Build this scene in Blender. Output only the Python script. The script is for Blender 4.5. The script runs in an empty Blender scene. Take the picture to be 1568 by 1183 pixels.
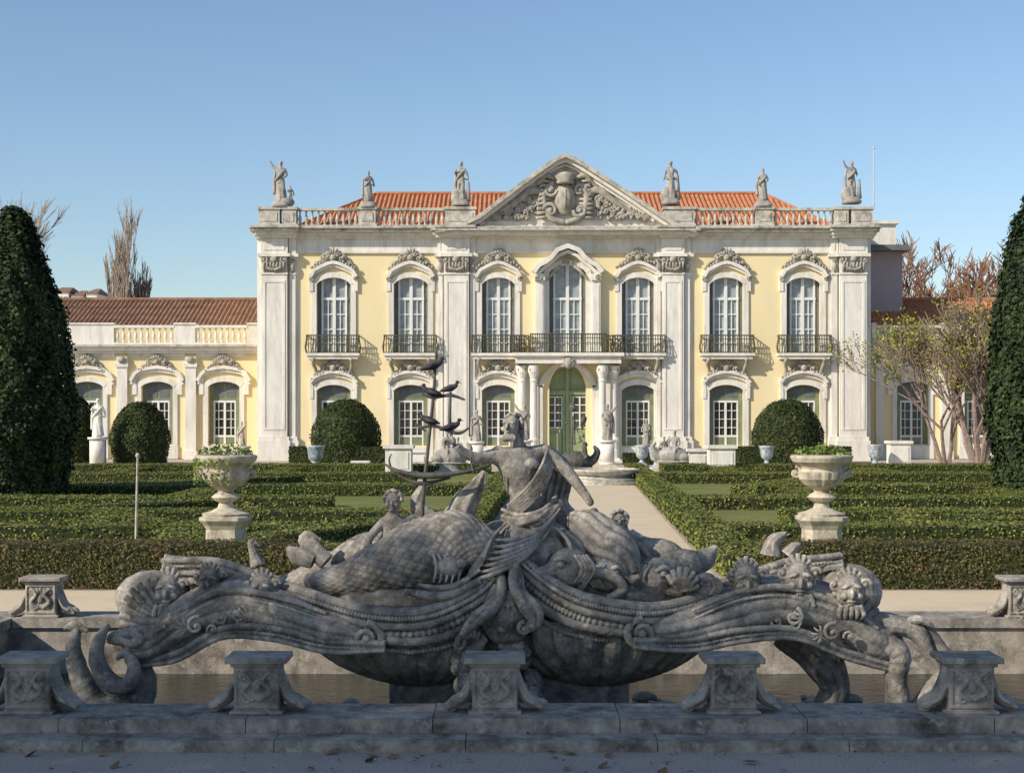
import bpy, math, random
import numpy as np
from mathutils import Vector, Matrix
random.seed(7); rng=np.random.default_rng(7)
FL=2400.; H=2.9; CX=784.; HV=628.
def site(u,v,Y): return Vector(((u-CX)*Y/FL, Y, H-(v-HV)*Y/FL))
sc=bpy.context.scene
# ---------------------------------------------------------------- materials
def mat(name,c1,c2,scale=3.,rough=.85,bump=.3,bscale=40.,stain=None,stain_scale=.6,stain_amt=.6,island=0.,spec=.3,stretch=None,c1pos=.35,c2pos=.65,bdist=.02,point=False,lichen=None,lich_amt=.9):
    m=bpy.data.materials.new(name); m.use_nodes=True
    nt=m.node_tree; N=nt.nodes; L=nt.links
    b=N['Principled BSDF']; b.inputs['Roughness'].default_value=rough
    b.inputs['Specular IOR Level'].default_value=spec
    tc=N.new('ShaderNodeTexCoord'); mp=N.new('ShaderNodeMapping')
    L.new(tc.outputs['Object'],mp.inputs['Vector'])
    if stretch: mp.inputs['Scale'].default_value=stretch
    n=N.new('ShaderNodeTexNoise'); n.inputs['Scale'].default_value=scale; n.inputs['Detail'].default_value=8; n.inputs['Roughness'].default_value=.65
    L.new(mp.outputs[0],n.inputs['Vector'])
    r=N.new('ShaderNodeValToRGB'); r.color_ramp.elements[0].position=c1pos; r.color_ramp.elements[1].position=c2pos
    r.color_ramp.elements[0].color=(*c1,1); r.color_ramp.elements[1].color=(*c2,1)
    L.new(n.outputs['Fac'],r.inputs['Fac']); col=r.outputs['Color']
    def over(col,c,s,amt,lo=.48,hi=.68,off=0.):
        n2=N.new('ShaderNodeTexNoise'); n2.inputs['Scale'].default_value=s; n2.inputs['Detail'].default_value=10; n2.inputs['Roughness'].default_value=.7
        mp2=N.new('ShaderNodeMapping'); mp2.inputs['Location'].default_value=(off,off,off); L.new(mp.outputs[0],mp2.inputs['Vector']); L.new(mp2.outputs[0],n2.inputs['Vector'])
        mr=N.new('ShaderNodeMapRange'); mr.inputs['From Min'].default_value=lo; mr.inputs['From Max'].default_value=hi; mr.inputs['To Max'].default_value=amt
        L.new(n2.outputs['Fac'],mr.inputs['Value'])
        mx=N.new('ShaderNodeMixRGB'); L.new(mr.outputs[0],mx.inputs['Fac']); L.new(col,mx.inputs[1]); mx.inputs[2].default_value=(*c,1); return mx.outputs[0]
    if stain: col=over(col,stain,stain_scale,stain_amt)
    if lichen: col=over(col,lichen,stain_scale*2.6,lich_amt,.55,.66,13.)
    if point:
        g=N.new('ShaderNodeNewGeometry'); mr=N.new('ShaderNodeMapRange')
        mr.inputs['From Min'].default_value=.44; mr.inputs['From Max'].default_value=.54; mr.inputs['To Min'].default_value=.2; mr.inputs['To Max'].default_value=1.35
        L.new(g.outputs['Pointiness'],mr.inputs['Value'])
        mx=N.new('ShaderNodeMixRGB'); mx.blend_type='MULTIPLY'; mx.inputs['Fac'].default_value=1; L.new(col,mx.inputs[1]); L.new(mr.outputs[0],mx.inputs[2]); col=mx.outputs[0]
    if island>0:
        g=N.new('ShaderNodeNewGeometry'); mr=N.new('ShaderNodeMapRange')
        mr.inputs['To Min'].default_value=1-island; mr.inputs['To Max'].default_value=1+island
        L.new(g.outputs['Random Per Island'],mr.inputs['Value'])
        mx=N.new('ShaderNodeMixRGB'); mx.blend_type='MULTIPLY'; mx.inputs['Fac'].default_value=1; L.new(col,mx.inputs[1]); L.new(mr.outputs[0],mx.inputs[2]); col=mx.outputs[0]
    L.new(col,b.inputs['Base Color'])
    if bump>0:
        n3=N.new('ShaderNodeTexNoise'); n3.inputs['Scale'].default_value=bscale; n3.inputs['Detail'].default_value=6
        L.new(tc.outputs['Object'],n3.inputs['Vector'])
        bp=N.new('ShaderNodeBump'); bp.inputs['Strength'].default_value=bump; bp.inputs['Distance'].default_value=bdist
        L.new(n3.outputs['Fac'],bp.inputs['Height']); L.new(bp.outputs[0],b.inputs['Normal'])
    return m
M={}
M['yellow']=mat('yellow_plaster',(.80,.66,.38),(.86,.73,.45),1.2,.9,.15,30,stain=(.66,.55,.35),stain_scale=.6,stain_amt=.5,stretch=(1,1,.35))
M['white']=mat('pale_limestone',(.70,.66,.59),(.82,.78,.71),2.5,.85,.25,25,stain=(.40,.365,.31),stain_scale=1.1,stain_amt=.55,stretch=(1.5,1.5,.3))
M['grime']=mat('weathered_limestone',(.42,.39,.33),(.62,.58,.50),4,.9,.4,20,stain=(.14,.125,.105),stain_scale=1.6,stain_amt=.85)
M['statue']=mat('statue_marble',(.26,.24,.21),(.50,.46,.41),5,.85,.4,25,stain=(.10,.09,.08),stain_scale=2.5,stain_amt=.75)
M['orn']=mat('carved_ornament_stone',(.30,.275,.235),(.52,.48,.41),6,.9,.4,25,stain=(.10,.09,.075),stain_scale=3,stain_amt=.75)
M['tile']=mat('terracotta_tiles',(.40,.14,.065),(.54,.23,.11),3,.9,.4,15,stain=(.22,.11,.07),stain_scale=1.2,stain_amt=.6)
M['tile2']=mat('old_brown_tiles',(.22,.12,.075),(.34,.19,.12),3,.9,.4,15,stain=(.10,.07,.055),stain_scale=1.2,stain_amt=.8)
M['frame']=mat('white_painted_wood',(.70,.70,.66),(.78,.78,.73),3,.5,0)
M['curtain']=mat('curtained_glass',(.20,.23,.25),(.38,.41,.43),2.5,.12,0,spec=.6)
M['dark']=mat('dark_glass',(.025,.03,.025),(.08,.08,.07),2.0,.08,0,spec=.5)
M['shutter']=mat('grey_shutter',(.12,.13,.13),(.17,.18,.18),2,.6,0)
M['transom']=mat('grey_green_panel',(.16,.19,.11),(.24,.27,.17),2,.6,0)
M['green']=mat('green_painted_door',(.22,.27,.14),(.29,.34,.19),2,.5,.1)
M['iron']=mat('green_grey_iron',(.05,.055,.035),(.13,.12,.07),8,.6,.1)
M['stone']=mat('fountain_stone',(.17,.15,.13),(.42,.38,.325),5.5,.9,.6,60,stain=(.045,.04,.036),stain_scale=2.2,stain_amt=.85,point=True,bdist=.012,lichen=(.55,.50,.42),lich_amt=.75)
M['stone2']=mat('basin_stone',(.22,.19,.16),(.44,.39,.33),5,.9,.6,45,stain=(.055,.048,.04),stain_scale=2.4,stain_amt=.9,bdist=.012,lichen=(.52,.48,.41),lich_amt=.8)
M['urn']=mat('urn_stone',(.46,.40,.31),(.64,.57,.45),6,.85,.5,45,stain=(.18,.15,.115),stain_scale=4,stain_amt=.75,bdist=.01)
M['bronze']=mat('weathered_bronze',(.05,.05,.045),(.14,.13,.11),9,.6,.3,50)
M['bird']=mat('dark_plumage',(.022,.022,.025),(.07,.07,.075),9,.7,.2,60)
M['gravel']=mat('gravel_ground',(.34,.28,.22),(.68,.58,.48),45,.95,1.,90,stain=(.36,.30,.24),stain_scale=.5,stain_amt=.7,bdist=.02)
M['path']=mat('sandy_path',(.60,.48,.33),(.72,.60,.43),30,.95,.5,60,stain=(.48,.39,.27),stain_scale=.8,stain_amt=.5,bdist=.01)
M['grass']=mat('lawn_grass',(.11,.13,.03),(.21,.235,.065),18,.95,.8,60,stain=(.28,.25,.10),stain_scale=.35,stain_amt=.7,bdist=.03)
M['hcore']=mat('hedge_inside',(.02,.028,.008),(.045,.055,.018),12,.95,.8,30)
M['hleaf']=mat('box_hedge_leaves',(.09,.115,.02),(.20,.22,.045),1.0,.6,0,stain=(.28,.23,.07),stain_scale=.45,stain_amt=.65,island=.45)
M['hbrown']=mat('browned_hedge_leaves',(.055,.055,.018),(.13,.11,.035),1.5,.7,0,stain=(.20,.115,.055),stain_scale=.9,stain_amt=.9,island=.5)
M['yew']=mat('yew_foliage',(.010,.022,.007),(.04,.062,.016),.9,.7,0,island=.6)
M['topi']=mat('topiary_foliage',(.022,.036,.009),(.065,.080,.020),1.5,.7,0,island=.5)
M['bark']=mat('grey_pink_bark',(.18,.125,.105),(.34,.26,.22),6,.95,.4,20)
M['twig']=mat('reddish_twigs',(.18,.09,.055),(.28,.16,.10),2,.95,0)
M['twig2']=mat('grey_twigs',(.20,.16,.13),(.30,.25,.20),2,.95,0)
M['yleaf']=mat('yellowing_leaves',(.16,.21,.02),(.38,.34,.06),2,.7,0,island=.4)
M['dleaf']=mat('fallen_dry_leaves',(.14,.07,.03),(.30,.17,.08),2,.8,0,island=.4)
M['flower']=mat('planting_leaves',(.10,.17,.03),(.25,.30,.08),8,.7,0,island=.4)
M['blue']=mat('blue_glazed_ceramic',(.20,.25,.29),(.50,.52,.52),7,.4,.1,20,spec=.5,c1pos=.42,c2pos=.56)
M['lilac_shade']=mat('lilac_shaded_plaster',(.36,.30,.32),(.42,.36,.38),1,.9,.1,20)  # lilac shadow on the rear block's side wall, painted into the plaster colour
M['water']=mat('pool_water',(.010,.012,.008),(.025,.027,.018),2,.15,.6,7,spec=.35,bdist=.03)
M['metal']=mat('pale_metal',(.5,.5,.5),(.6,.6,.6),2,.4,0)
# ---------------------------------------------------------------- mesh builder
class MB:
    def __init__(s): s.v=[];s.f=[];s.m=[]
    def add(s,v,f,m=0):
        o=len(s.v); s.v.extend([tuple(p) for p in v]); s.f.extend([tuple(i+o for i in q) for q in f]); s.m.extend([m]*len(f))
    def box(s,x0,x1,y0,y1,z0,z1,m=0):
        v=[(x,y,z) for z in(z0,z1) for y in(y0,y1) for x in(x0,x1)]
        s.add(v,[(0,2,3,1),(4,5,7,6),(0,1,5,4),(2,6,7,3),(0,4,6,2),(1,3,7,5)],m)
    def prism(s,poly,y0,y1,m=0):
        n=len(poly); v=[(x,y0,z) for x,z in poly]+[(x,y1,z) for x,z in poly]
        f=[tuple(range(n)),tuple(range(2*n-1,n-1,-1))]+[(i,i+n,(i+1)%n+n,(i+1)%n) for i in range(n)]
        s.add(v,f,m)
    def ribbon(s,path,w,y0,y1,m=0):
        P=[Vector((a,0,b)) for a,b in path]; n=len(P); v=[];f=[]
        for i in range(n):
            t=(P[min(i+1,n-1)]-P[max(i-1,0)]).normalized(); q=Vector((-t.z,0,t.x))*w/2
            for a,y in((P[i]+q,y0),(P[i]+q,y1),(P[i]-q,y1),(P[i]-q,y0)): v.append((a.x,y,a.z))
        for i in range(n-1):
            for k in range(4): f.append((4*i+k,4*i+(k+1)%4,4*i+4+(k+1)%4,4*i+4+k))
        f+= [(0,3,2,1),(4*n-4,4*n-3,4*n-2,4*n-1)]
        s.add(v,f,m)
    def lathe(s,cx,cy,cz,prof,n=16,m=0,gad=0,gadn=12,sq=False):
        v=[];f=[]
        for k,(r,z) in enumerate(prof):
            for i in range(n):
                a=2*math.pi*(i+.5)/n; rr=r*(1+gad*abs(math.sin(a*gadn/2))) if gad else r
                if sq: rr=r/max(abs(math.cos(a)),abs(math.sin(a)))
                v.append((cx+rr*math.cos(a),cy+rr*math.sin(a),cz+z))
        K=len(prof)
        for k in range(K-1):
            for i in range(n): j=(i+1)%n; f.append((k*n+i,k*n+j,k*n+n+j,k*n+n+i))
        f.append(tuple(range(n-1,-1,-1))); f.append(tuple(range((K-1)*n,K*n)))
        s.add(v,f,m)
    def ell(s,c,r,m=0,n=12,rot=None):
        v=[];f=[];c=Vector(c); K=max(5,n*2//3)
        R=Matrix.Rotation(rot[0],3,rot[1]) if rot else Matrix.Identity(3)
        for k in range(1,K):
            t=math.pi*k/K
            for i in range(n):
                a=2*math.pi*i/n
                v.append(c+R@Vector((r[0]*math.sin(t)*math.cos(a),r[1]*math.sin(t)*math.sin(a),r[2]*math.cos(t))))
        v.append(c+R@Vector((0,0,r[2]))); v.append(c-R@Vector((0,0,r[2]))); T=len(v)-2
        for k in range(K-2):
            for i in range(n): j=(i+1)%n; f.append((k*n+i,k*n+n+i,k*n+n+j,k*n+j))
        for i in range(n):
            j=(i+1)%n; f.append((T,i,j)); f.append((T+1,(K-2)*n+j,(K-2)*n+i))
        s.add(v,f,m)
    def tube(s,P,R,n=8,m=0,res=0,mod=None):
        P=[Vector(p) for p in P]; R=[(r,r) if not isinstance(r,(tuple,list)) else r for r in R]
        if res:
            Q=[];S=[];N=len(P)
            for k in range(res+1):
                t=k/res*(N-1); i=min(int(t),N-2); a=t-i
                p0,p1,p2,p3=P[max(i-1,0)],P[i],P[i+1],P[min(i+2,N-1)]
                Q.append(.5*((2*p1)+(p2-p0)*a+(2*p0-5*p1+4*p2-p3)*a*a+(3*p1-p0-3*p2+p3)*a**3))
                e=a*a*(3-2*a); S.append(tuple(R[i][j]*(1-e)+R[i+1][j]*e for j in(0,1)))
            P,R=Q,S
        v=[];f=[];N=len(P)
        for i in range(N):
            t=(P[min(i+1,N-1)]-P[max(i-1,0)])
            t=t.normalized() if t.length>1e-6 else Vector((0,0,1))
            ref=Vector((0,1,0)) if abs(t.y)<.92 else Vector((1,0,0))
            a=t.cross(ref).normalized(); b=t.cross(a)
            for k in range(n):
                th=2*math.pi*k/n; g=mod(i/(N-1),th) if mod else 1
                v.append(P[i]+a*R[i][0]*g*math.cos(th)+b*R[i][1]*g*math.sin(th))
        for i in range(N-1):
            for k in range(n): j=(k+1)%n; f.append((i*n+k,i*n+j,i*n+n+j,i*n+n+k))
        f.append(tuple(range(n-1,-1,-1))); f.append(tuple(range((N-1)*n,N*n)))
        s.add(v,f,m)
    def spiral(s,c,r0,turns,th,a0=0,sgn=1,n=6,m=0,r1=.0,dy=0):
        c=Vector(c);K=int(14*turns)+2;P=[];R=[]
        for i in range(K):
            t=i/(K-1);a=a0+sgn*2*math.pi*turns*t;r=r0*(1-t)+r1*t
            P.append(c+Vector((r*math.cos(a),-dy*t,r*math.sin(a)))); R.append(th*(1-.5*t))
        s.tube(P,R,n,m); s.ell(P[-1],(th*1.2,)*3,m,8)
    def fan(s,c,R,a0,a1,k,th,m=0,dy=.3,n=5):
        c=Vector(c)
        for i in range(k):
            a=a0+(a1-a0)*i/(k-1); d=Vector((math.cos(a),-dy,math.sin(a)))
            L=R*(.8+.2*math.sin(math.pi*i/(k-1)))
            s.tube([c,c+d*L*.6,c+Vector((d.x,-dy*.3,d.z))*L],[th*.4,th,th*.8],n,m)
    def obj(s,name,mats,parent=None,smooth=False,remesh=0):
        me=bpy.data.meshes.new(name); me.from_pydata(s.v,[],s.f)
        for k in mats: me.materials.append(M[k])
        me.polygons.foreach_set('material_index',s.m)
        if smooth: me.polygons.foreach_set('use_smooth',[True]*len(s.f))
        me.update()
        o=bpy.data.objects.new(name,me); sc.collection.objects.link(o)
        if parent: o.parent=parent
        if remesh:
            r=o.modifiers.new('fuse','REMESH'); r.mode='VOXEL'; r.voxel_size=remesh; r.use_smooth_shade=True
        return o
def empty(name):
    o=bpy.data.objects.new(name,None); sc.collection.objects.link(o); return o
def skin(verts,edges,radii,sub=1,root=0):
    me=bpy.data.meshes.new('tmp'); me.from_pydata([tuple(v) for v in verts],edges,[])
    o=bpy.data.objects.new('tmp',me); sc.collection.objects.link(o)
    o.modifiers.new('s','SKIN')
    for i,r in enumerate(radii):
        d=me.skin_vertices[0].data[i]; d.radius=(r,r) if not isinstance(r,tuple) else r; d.use_root=(i==root)
    o.modifiers['s'].use_smooth_shade=True
    if sub:
        b=o.modifiers.new('b','SUBSURF'); b.levels=sub; b.render_levels=sub
    dg=bpy.context.evaluated_depsgraph_get(); e=o.evaluated_get(dg); em=e.to_mesh()
    V=[tuple(v.co) for v in em.vertices]; Fc=[tuple(p.vertices) for p in em.polygons]
    e.to_mesh_clear(); bpy.data.objects.remove(o); bpy.data.meshes.remove(me)
    return V,Fc
# ---------------------------------------------------------------- generic human figure
def figure(mb,base,h,pose={},face=0.,robe=.6,m=0,flip=1):
    J=dict(pel=(0,0,.52),wst=(0,0,.62),chs=(0,0,.735),nck=(0,0,.83),hd0=(0,-.005,.875),hd1=(0,-.01,.95),
      ls=(-.105,0,.80),le=(-.15,0,.65),lh=(-.13,-.09,.53),lf=(-.13,-.12,.49),
      rs=(.105,0,.80),re=(.16,0,.66),rh=(.10,-.11,.60),rf=(.08,-.14,.58),
      lk=(-.06,-.02,.28),la=(-.06,.02,.04),lt=(-.065,-.07,.02),rk=(.065,-.05,.29),ra=(.075,.02,.04),rt=(.085,-.07,.02),
      lp=(-.055,0,.49),rp=(.055,0,.49))
    J.update(pose)
    order=['pel','wst','chs','nck','hd0','hd1','ls','le','lh','lf','rs','re','rh','rf','lp','lk','la','lt','rp','rk','ra','rt']
    rad=dict(pel=.085,wst=.07,chs=.092,nck=.038,hd0=.042,hd1=.052,ls=.045,le=.032,lh=.022,lf=.022,rs=.045,re=.032,rh=.022,rf=.022,lp=.068,lk=.045,la=.026,lt=.022,rp=.068,rk=.045,ra=.026,rt=.022)
    E=[('pel','wst'),('wst','chs'),('chs','nck'),('nck','hd0'),('hd0','hd1'),('chs','ls'),('ls','le'),('le','lh'),('lh','lf'),('chs','rs'),('rs','re'),('re','rh'),('rh','rf'),('pel','lp'),('lp','lk'),('lk','la'),('la','lt'),('pel','rp'),('rp','rk'),('rk','ra'),('ra','rt')]
    ix={k:i for i,k in enumerate(order)}
    V,Fc=skin([J[k] for k in order],[(ix[a],ix[b]) for a,b in E],[rad[k] for k in order],1)
    t=MB(); t.add(V,Fc)
    hd=Vector(J['hd1']); t.ell(hd,(.045,.055,.062),0,10); t.ell(hd+Vector((0,-.055,-.008)),(.01,.016,.014),0,6)
    t.ell(hd+Vector((0,.015,.018)),(.052,.056,.055),0,10)
    if robe:
        K=9;n=28;v=[];f=[]
        for k in range(K):
            z=.02+(robe-.02)*k/(K-1); w=.145-.05*k/(K-1)
            for i in range(n):
                a=2*math.pi*i/n; g=1+.10*math.sin(a*7+z*9)+.05*math.sin(a*11)
                v.append((w*1.0*g*math.cos(a),w*.75*g*math.sin(a),z+.03*math.sin(a+1)))
        for k in range(K-1):
            for i in range(n): j=(i+1)%n; f.append((k*n+i,k*n+j,k*n+n+j,k*n+n+i))
        f.append(tuple(range(n-1,-1,-1)));f.append(tuple(range((K-1)*n,K*n)))
        t.add(v,f)
        t.tube([(.11,.03,.80),(.03,-.085,.70),(-.08,-.06,.58),(-.13,0,.52)],[.02,.03,.035,.03],6,0,12)
        t.tube([(-.13,.05,.78),(-.17,.07,.55),(-.16,.06,.2)],[(.02,.05),(.04,.06),(.05,.07)],8,0,10)
    ca,sa=math.cos(face),math.sin(face)
    b=Vector(base)
    mb.add([(b.x+flip*h*(x*ca-y*sa),b.y+h*(x*sa+y*ca),b.z+h*z) for x,y,z in t.v],t.f,m)
# ---------------------------------------------------------------- foliage
def leafmesh(name,P,Nn,size,mk,parent=None,aspect=.6,jit=.9):
    P=np.asarray(P,float);Nn=np.asarray(Nn,float);n=len(P)
    nn=Nn+rng.normal(0,jit*.6,(n,3)); nn/=np.linalg.norm(nn,axis=1)[:,None]+1e-9
    r=rng.normal(0,1,(n,3)); t=np.cross(nn,r); t/=np.linalg.norm(t,axis=1)[:,None]+1e-9
    b=np.cross(nn,t); sz=(np.asarray(size)*rng.uniform(.6,1.3,n))[:,None]
    V=np.empty((n,4,3)); V[:,0]=P-t*sz*.5; V[:,1]=P+b*sz*aspect*.5; V[:,2]=P+t*sz*.5; V[:,3]=P-b*sz*aspect*.5
    me=bpy.data.meshes.new(name); me.vertices.add(4*n); me.vertices.foreach_set('co',V.reshape(-1))
    me.loops.add(4*n); me.loops.foreach_set('vertex_index',np.arange(4*n,dtype=np.int32))
    me.polygons.add(n); me.polygons.foreach_set('loop_start',np.arange(0,4*n,4,dtype=np.int32)); me.polygons.foreach_set('loop_total',np.full(n,4,np.int32))
    me.materials.append(M[mk]); me.update(); me.validate()
    o=bpy.data.objects.new(name,me); sc.collection.objects.link(o)
    if parent: o.parent=parent
    return o
def lump(P,f=1.0,ph=0):
    return (np.sin(P[:,0]*2.1*f+ph)+np.sin(P[:,1]*2.7*f+1.3+ph)+np.sin(P[:,2]*2.4*f+2.1+ph)+np.sin((P[:,0]+P[:,2])*4.3*f)+np.sin((P[:,1]-P[:,2])*5.1*f+ph))/5
# ================================================================= PALACE
class Fac:
    def __init__(s,Y): s.Y=Y; s.s=FL/Y
    def X(s,u): return (u-CX)/s.s
    def Z(s,v): return H-(v-HV)/s.s
    def B(s,mb,u0,u1,v0,v1,d0,d1,m=0): mb.box(s.X(u0),s.X(u1),s.Y-d1,s.Y-d0,s.Z(v1),s.Z(v0),m)
    def R(s,mb,path,w,d0,d1,m=0): mb.ribbon([(s.X(a),s.Z(b)) for a,b in path],w/s.s,s.Y-d1,s.Y-d0,m)
    def P(s,mb,poly,d0,d1,m=0): mb.prism([(s.X(a),s.Z(b)) for a,b in poly],s.Y-d1,s.Y-d0,m)
    def pt(s,u,v,d): return Vector((s.X(u),s.Y-d,s.Z(v)))
def arch(c,hw,vs,rise,n=12):
    return [(c-hw+2*hw*i/n, vs-rise*(1-(2*i/n-1)**2)**.75) for i in range(n+1)]
def bay(F,mb,u0,u1,v0,v1,wins,m=0,rec=.38):
    cur=u0
    def quad(a,b,c,d): mb.add([a,b,c,d],[(0,1,2,3)],m)
    for c,hw,ops in wins:
        F.B(mb,cur,c-hw,v0,v1,-.05,0,m); cur=c+hw; n=12
        ops=sorted(ops,key=lambda o:-o[0])
        prev=[(c-hw+2*hw*i/n,v1) for i in range(n+1)]
        for vb,vs,rise in ops:
            bot=[(p[0],vb) for p in prev]
            for i in range(n): quad(F.pt(*prev[i],0),F.pt(*prev[i+1],0),F.pt(*bot[i+1],0),F.pt(*bot[i],0))
            ar=arch(c,hw,vs,rise,n)
            for i in range(n): quad(F.pt(*ar[i],0),F.pt(*ar[i+1],0),F.pt(*ar[i+1],-rec),F.pt(*ar[i],-rec))
            for uu in(c-hw,c+hw): quad(F.pt(uu,vb,0),F.pt(uu,vs,0),F.pt(uu,vs,-rec),F.pt(uu,vb,-rec))
            quad(F.pt(c-hw,vb,0),F.pt(c+hw,vb,0),F.pt(c+hw,vb,-rec),F.pt(c-hw,vb,-rec))
            prev=ar
        top=[(p[0],v0) for p in prev]
        for i in range(n): quad(F.pt(*prev[i],0),F.pt(*prev[i+1],0),F.pt(*top[i+1],0),F.pt(*top[i],0))
    F.B(mb,cur,u1,v0,v1,-.05,0,m)
palace=empty('palace')
F=Fac(90.6)
wall=MB();trim=MB();win=MB();rail=MB();orn=MB();bal=MB();roof=MB()
UP=(540,432,11);LO=(682,594,9)
bay(F,wall,440,680,366,705,[(511,26,[UP,LO]),(629,26,[UP,LO])])
bay(F,wall,718,1014,366,705,[(763,25,[UP,LO]),(869,28,[(540,414,12),(702,590,34)]),(977,25,[UP,LO])])
bay(F,wall,1052,1286,366,705,[(1112,26,[UP,LO]),(1230,26,[UP,LO])])
F.B(wall,396,1331,352,705,-13.5,-.6,0)
F.B(wall,396,450,360,705,-.6,-.05,0);F.B(wall,1278,1331,360,705,-.6,-.05,0)
def upper(c,hw=26,vs=432,rise=11):
    top=vs-rise-2
    F.B(win,c-hw-1,c+hw+1,top,541,-.45,-.36,1)
    F.B(win,c-hw,c-hw+7,top,541,-.36,-.33,3);F.B(win,c+hw-7,c+hw,top,541,-.36,-.33,3)
    F.B(win,c-hw+6.5,c-hw+9.5,top,541,-.355,-.26,0);F.B(win,c+hw-9.5,c+hw-6.5,top,541,-.355,-.26,0)
    F.B(win,c-2.4,c+2.4,top,541,-.357,-.22,0)
    F.B(win,c-hw+6,c+hw-6,455,459,-.357,-.24,0)
    F.B(win,c-hw+6,c+hw-6,top,top+7,-.357,-.25,0)
    for v in(480,503,524): F.B(win,c-hw+6,c+hw-6,v,v+1.6,-.357,-.27,0)
    for q in(-1,1): F.B(win,c+q*(hw-9)/2-.6+q*.8,c+q*(hw-9)/2+.6+q*.8,459,541,-.357,-.275,0)
def lower(F,c,hw=26,vs=594,rise=9,vb=682,mb=None):
    mb=mb or win
    top=vs-rise-2
    F.B(mb,c-hw-1,c+hw+1,top,vb,-.45,-.36,2)
    F.B(mb,c-hw,c+hw,top,613,-.36,-.30,4)
    F.B(mb,c-hw+7,c-1.5,top+9,608,-.30,-.28,3);F.B(mb,c+1.5,c+hw-7,top+9,608,-.30,-.28,3)
    F.B(mb,c-hw,c-hw+7,613,vb,-.358,-.25,4);F.B(mb,c+hw-7,c+hw,613,vb,-.358,-.25,4)
    F.B(mb,c-1.6,c+1.6,613,vb,-.357,-.24,0); F.B(mb,c-hw+7,c+hw-7,613,616,-.357,-.25,0)
    F.B(mb,c-hw+7,c+hw-7,666,669,-.357,-.25,0);F.B(mb,c-hw+7,c+hw-7,669,vb,-.357,-.27,4)
    for q in(-1,1):
        F.B(mb,c+q*(hw-8)-1.0,c+q*(hw-8)+1.0,613,vb,-.357,-.252,0)
        F.B(mb,c+q*9.5-.5,c+q*9.5+.5,615,668,-.357,-.27,0)
    for k in range(1,4): F.B(mb,c-hw+7,c+hw-7,615+k*13.,616.+k*13.,-.357,-.272,0)
def shell_orn(F,mb,c,v,k=1.,up=True):
    p=F.pt(c,v,.15); u=k/F.s
    mb.fan(p,13*u,.25,math.pi-.25,7,1.9*u,0,.5)
    mb.ell(p+Vector((0,-.12,-1*u)),(5*u,.16,5*u),0,8)
    mb.spiral(p+Vector((-12*u,-.05,-2*u)),6*u,1.3,1.8*u,1.2,1,5,0,1*u,.1)
    mb.spiral(p+Vector((12*u,-.05,-2*u)),6*u,1.3,1.8*u,math.pi-1.2,-1,5,0,1*u,.1)
    mb.tube([p+Vector((-16*u,0,-5*u)),p+Vector((-24*u,0,-8*u)),p+Vector((-29*u,0,-15*u))],[1.8*u,2.4*u,1*u],5,0,6)
    mb.tube([p+Vector((16*u,0,-5*u)),p+Vector((24*u,0,-8*u)),p+Vector((29*u,0,-15*u))],[1.8*u,2.4*u,1*u],5,0,6)
    for q in(-1,1):
        for i in range(3): mb.ell(p+Vector((q*(4+5*i)*u,-.08,(8-4*i)*u)),(2.5*u,.1,2.2*u),0,6)
        for i in range(5): mb.ell(p+Vector((q*(14+4*i)*u,-.1,(-6-2.2*i+random.uniform(-2,2))*u)),(2.2*u,.1,2.4*u),0,6)
def hood_up(c,hw=26):
    pth=[(c-hw-9,424),(c-hw-3,414),(c-hw+6,409),(c-9,404),(c,402),(c+9,404),(c+hw-6,409),(c+hw+3,414),(c+hw+9,424)]
    F.R(trim,pth,5,0,.34); F.R(trim,[(a,b+5) for a,b in pth],4,0,.2)
    F.R(trim,arch(c,hw+4,434,13),8,0,.12)
    for q in(-1,1):
        F.B(trim,min(c+q*hw,c+q*(hw+8)),max(c+q*hw,c+q*(hw+8)),431,541,0,.10)
        F.B(trim,min(c+q*(hw+5),c+q*(hw+11)),max(c+q*(hw+5),c+q*(hw+11)),424,446,0,.16)
        orn.spiral(F.pt(c+q*(hw+8),427,.2),.16,1.3,.05,0,q,5)
        F.B(trim,min(c+q*hw,c+q*(hw+8)),max(c+q*hw,c+q*(hw+8)),541,550,0,.14)
    shell_orn(F,orn,c,394,1.1)
def hood_lo(c,hw=26):
    pth=[(c-hw-10,586),(c-hw-4,578),(c-hw+6,573),(c-9,570),(c,569),(c+9,570),(c+hw-6,573),(c+hw+4,578),(c+hw+10,586)]
    F.R(trim,pth,4.5,0,.32); F.R(trim,[(a,b+5) for a,b in pth],5,0,.16)
    F.R(trim,arch(c,hw+4,596,11),8,0,.12)
    for q in(-1,1):
        F.B(trim,min(c+q*hw,c+q*(hw+8)),max(c+q*hw,c+q*(hw+8)),593,684,0,.10)
        F.B(trim,min(c+q*(hw+5),c+q*(hw+10)),max(c+q*(hw+5),c+q*(hw+10)),586,610,0,.15)
    shell_orn(F,orn,c,562,1.1)
    for q in(-1,1):
        orn.tube([F.pt(c+q*28,550,.75),F.pt(c+q*30,556,.5),F.pt(c+q*27,566,.2),F.pt(c+q*29,574,.12)],[.10,.12,.10,.05],6,0,8)
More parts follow.
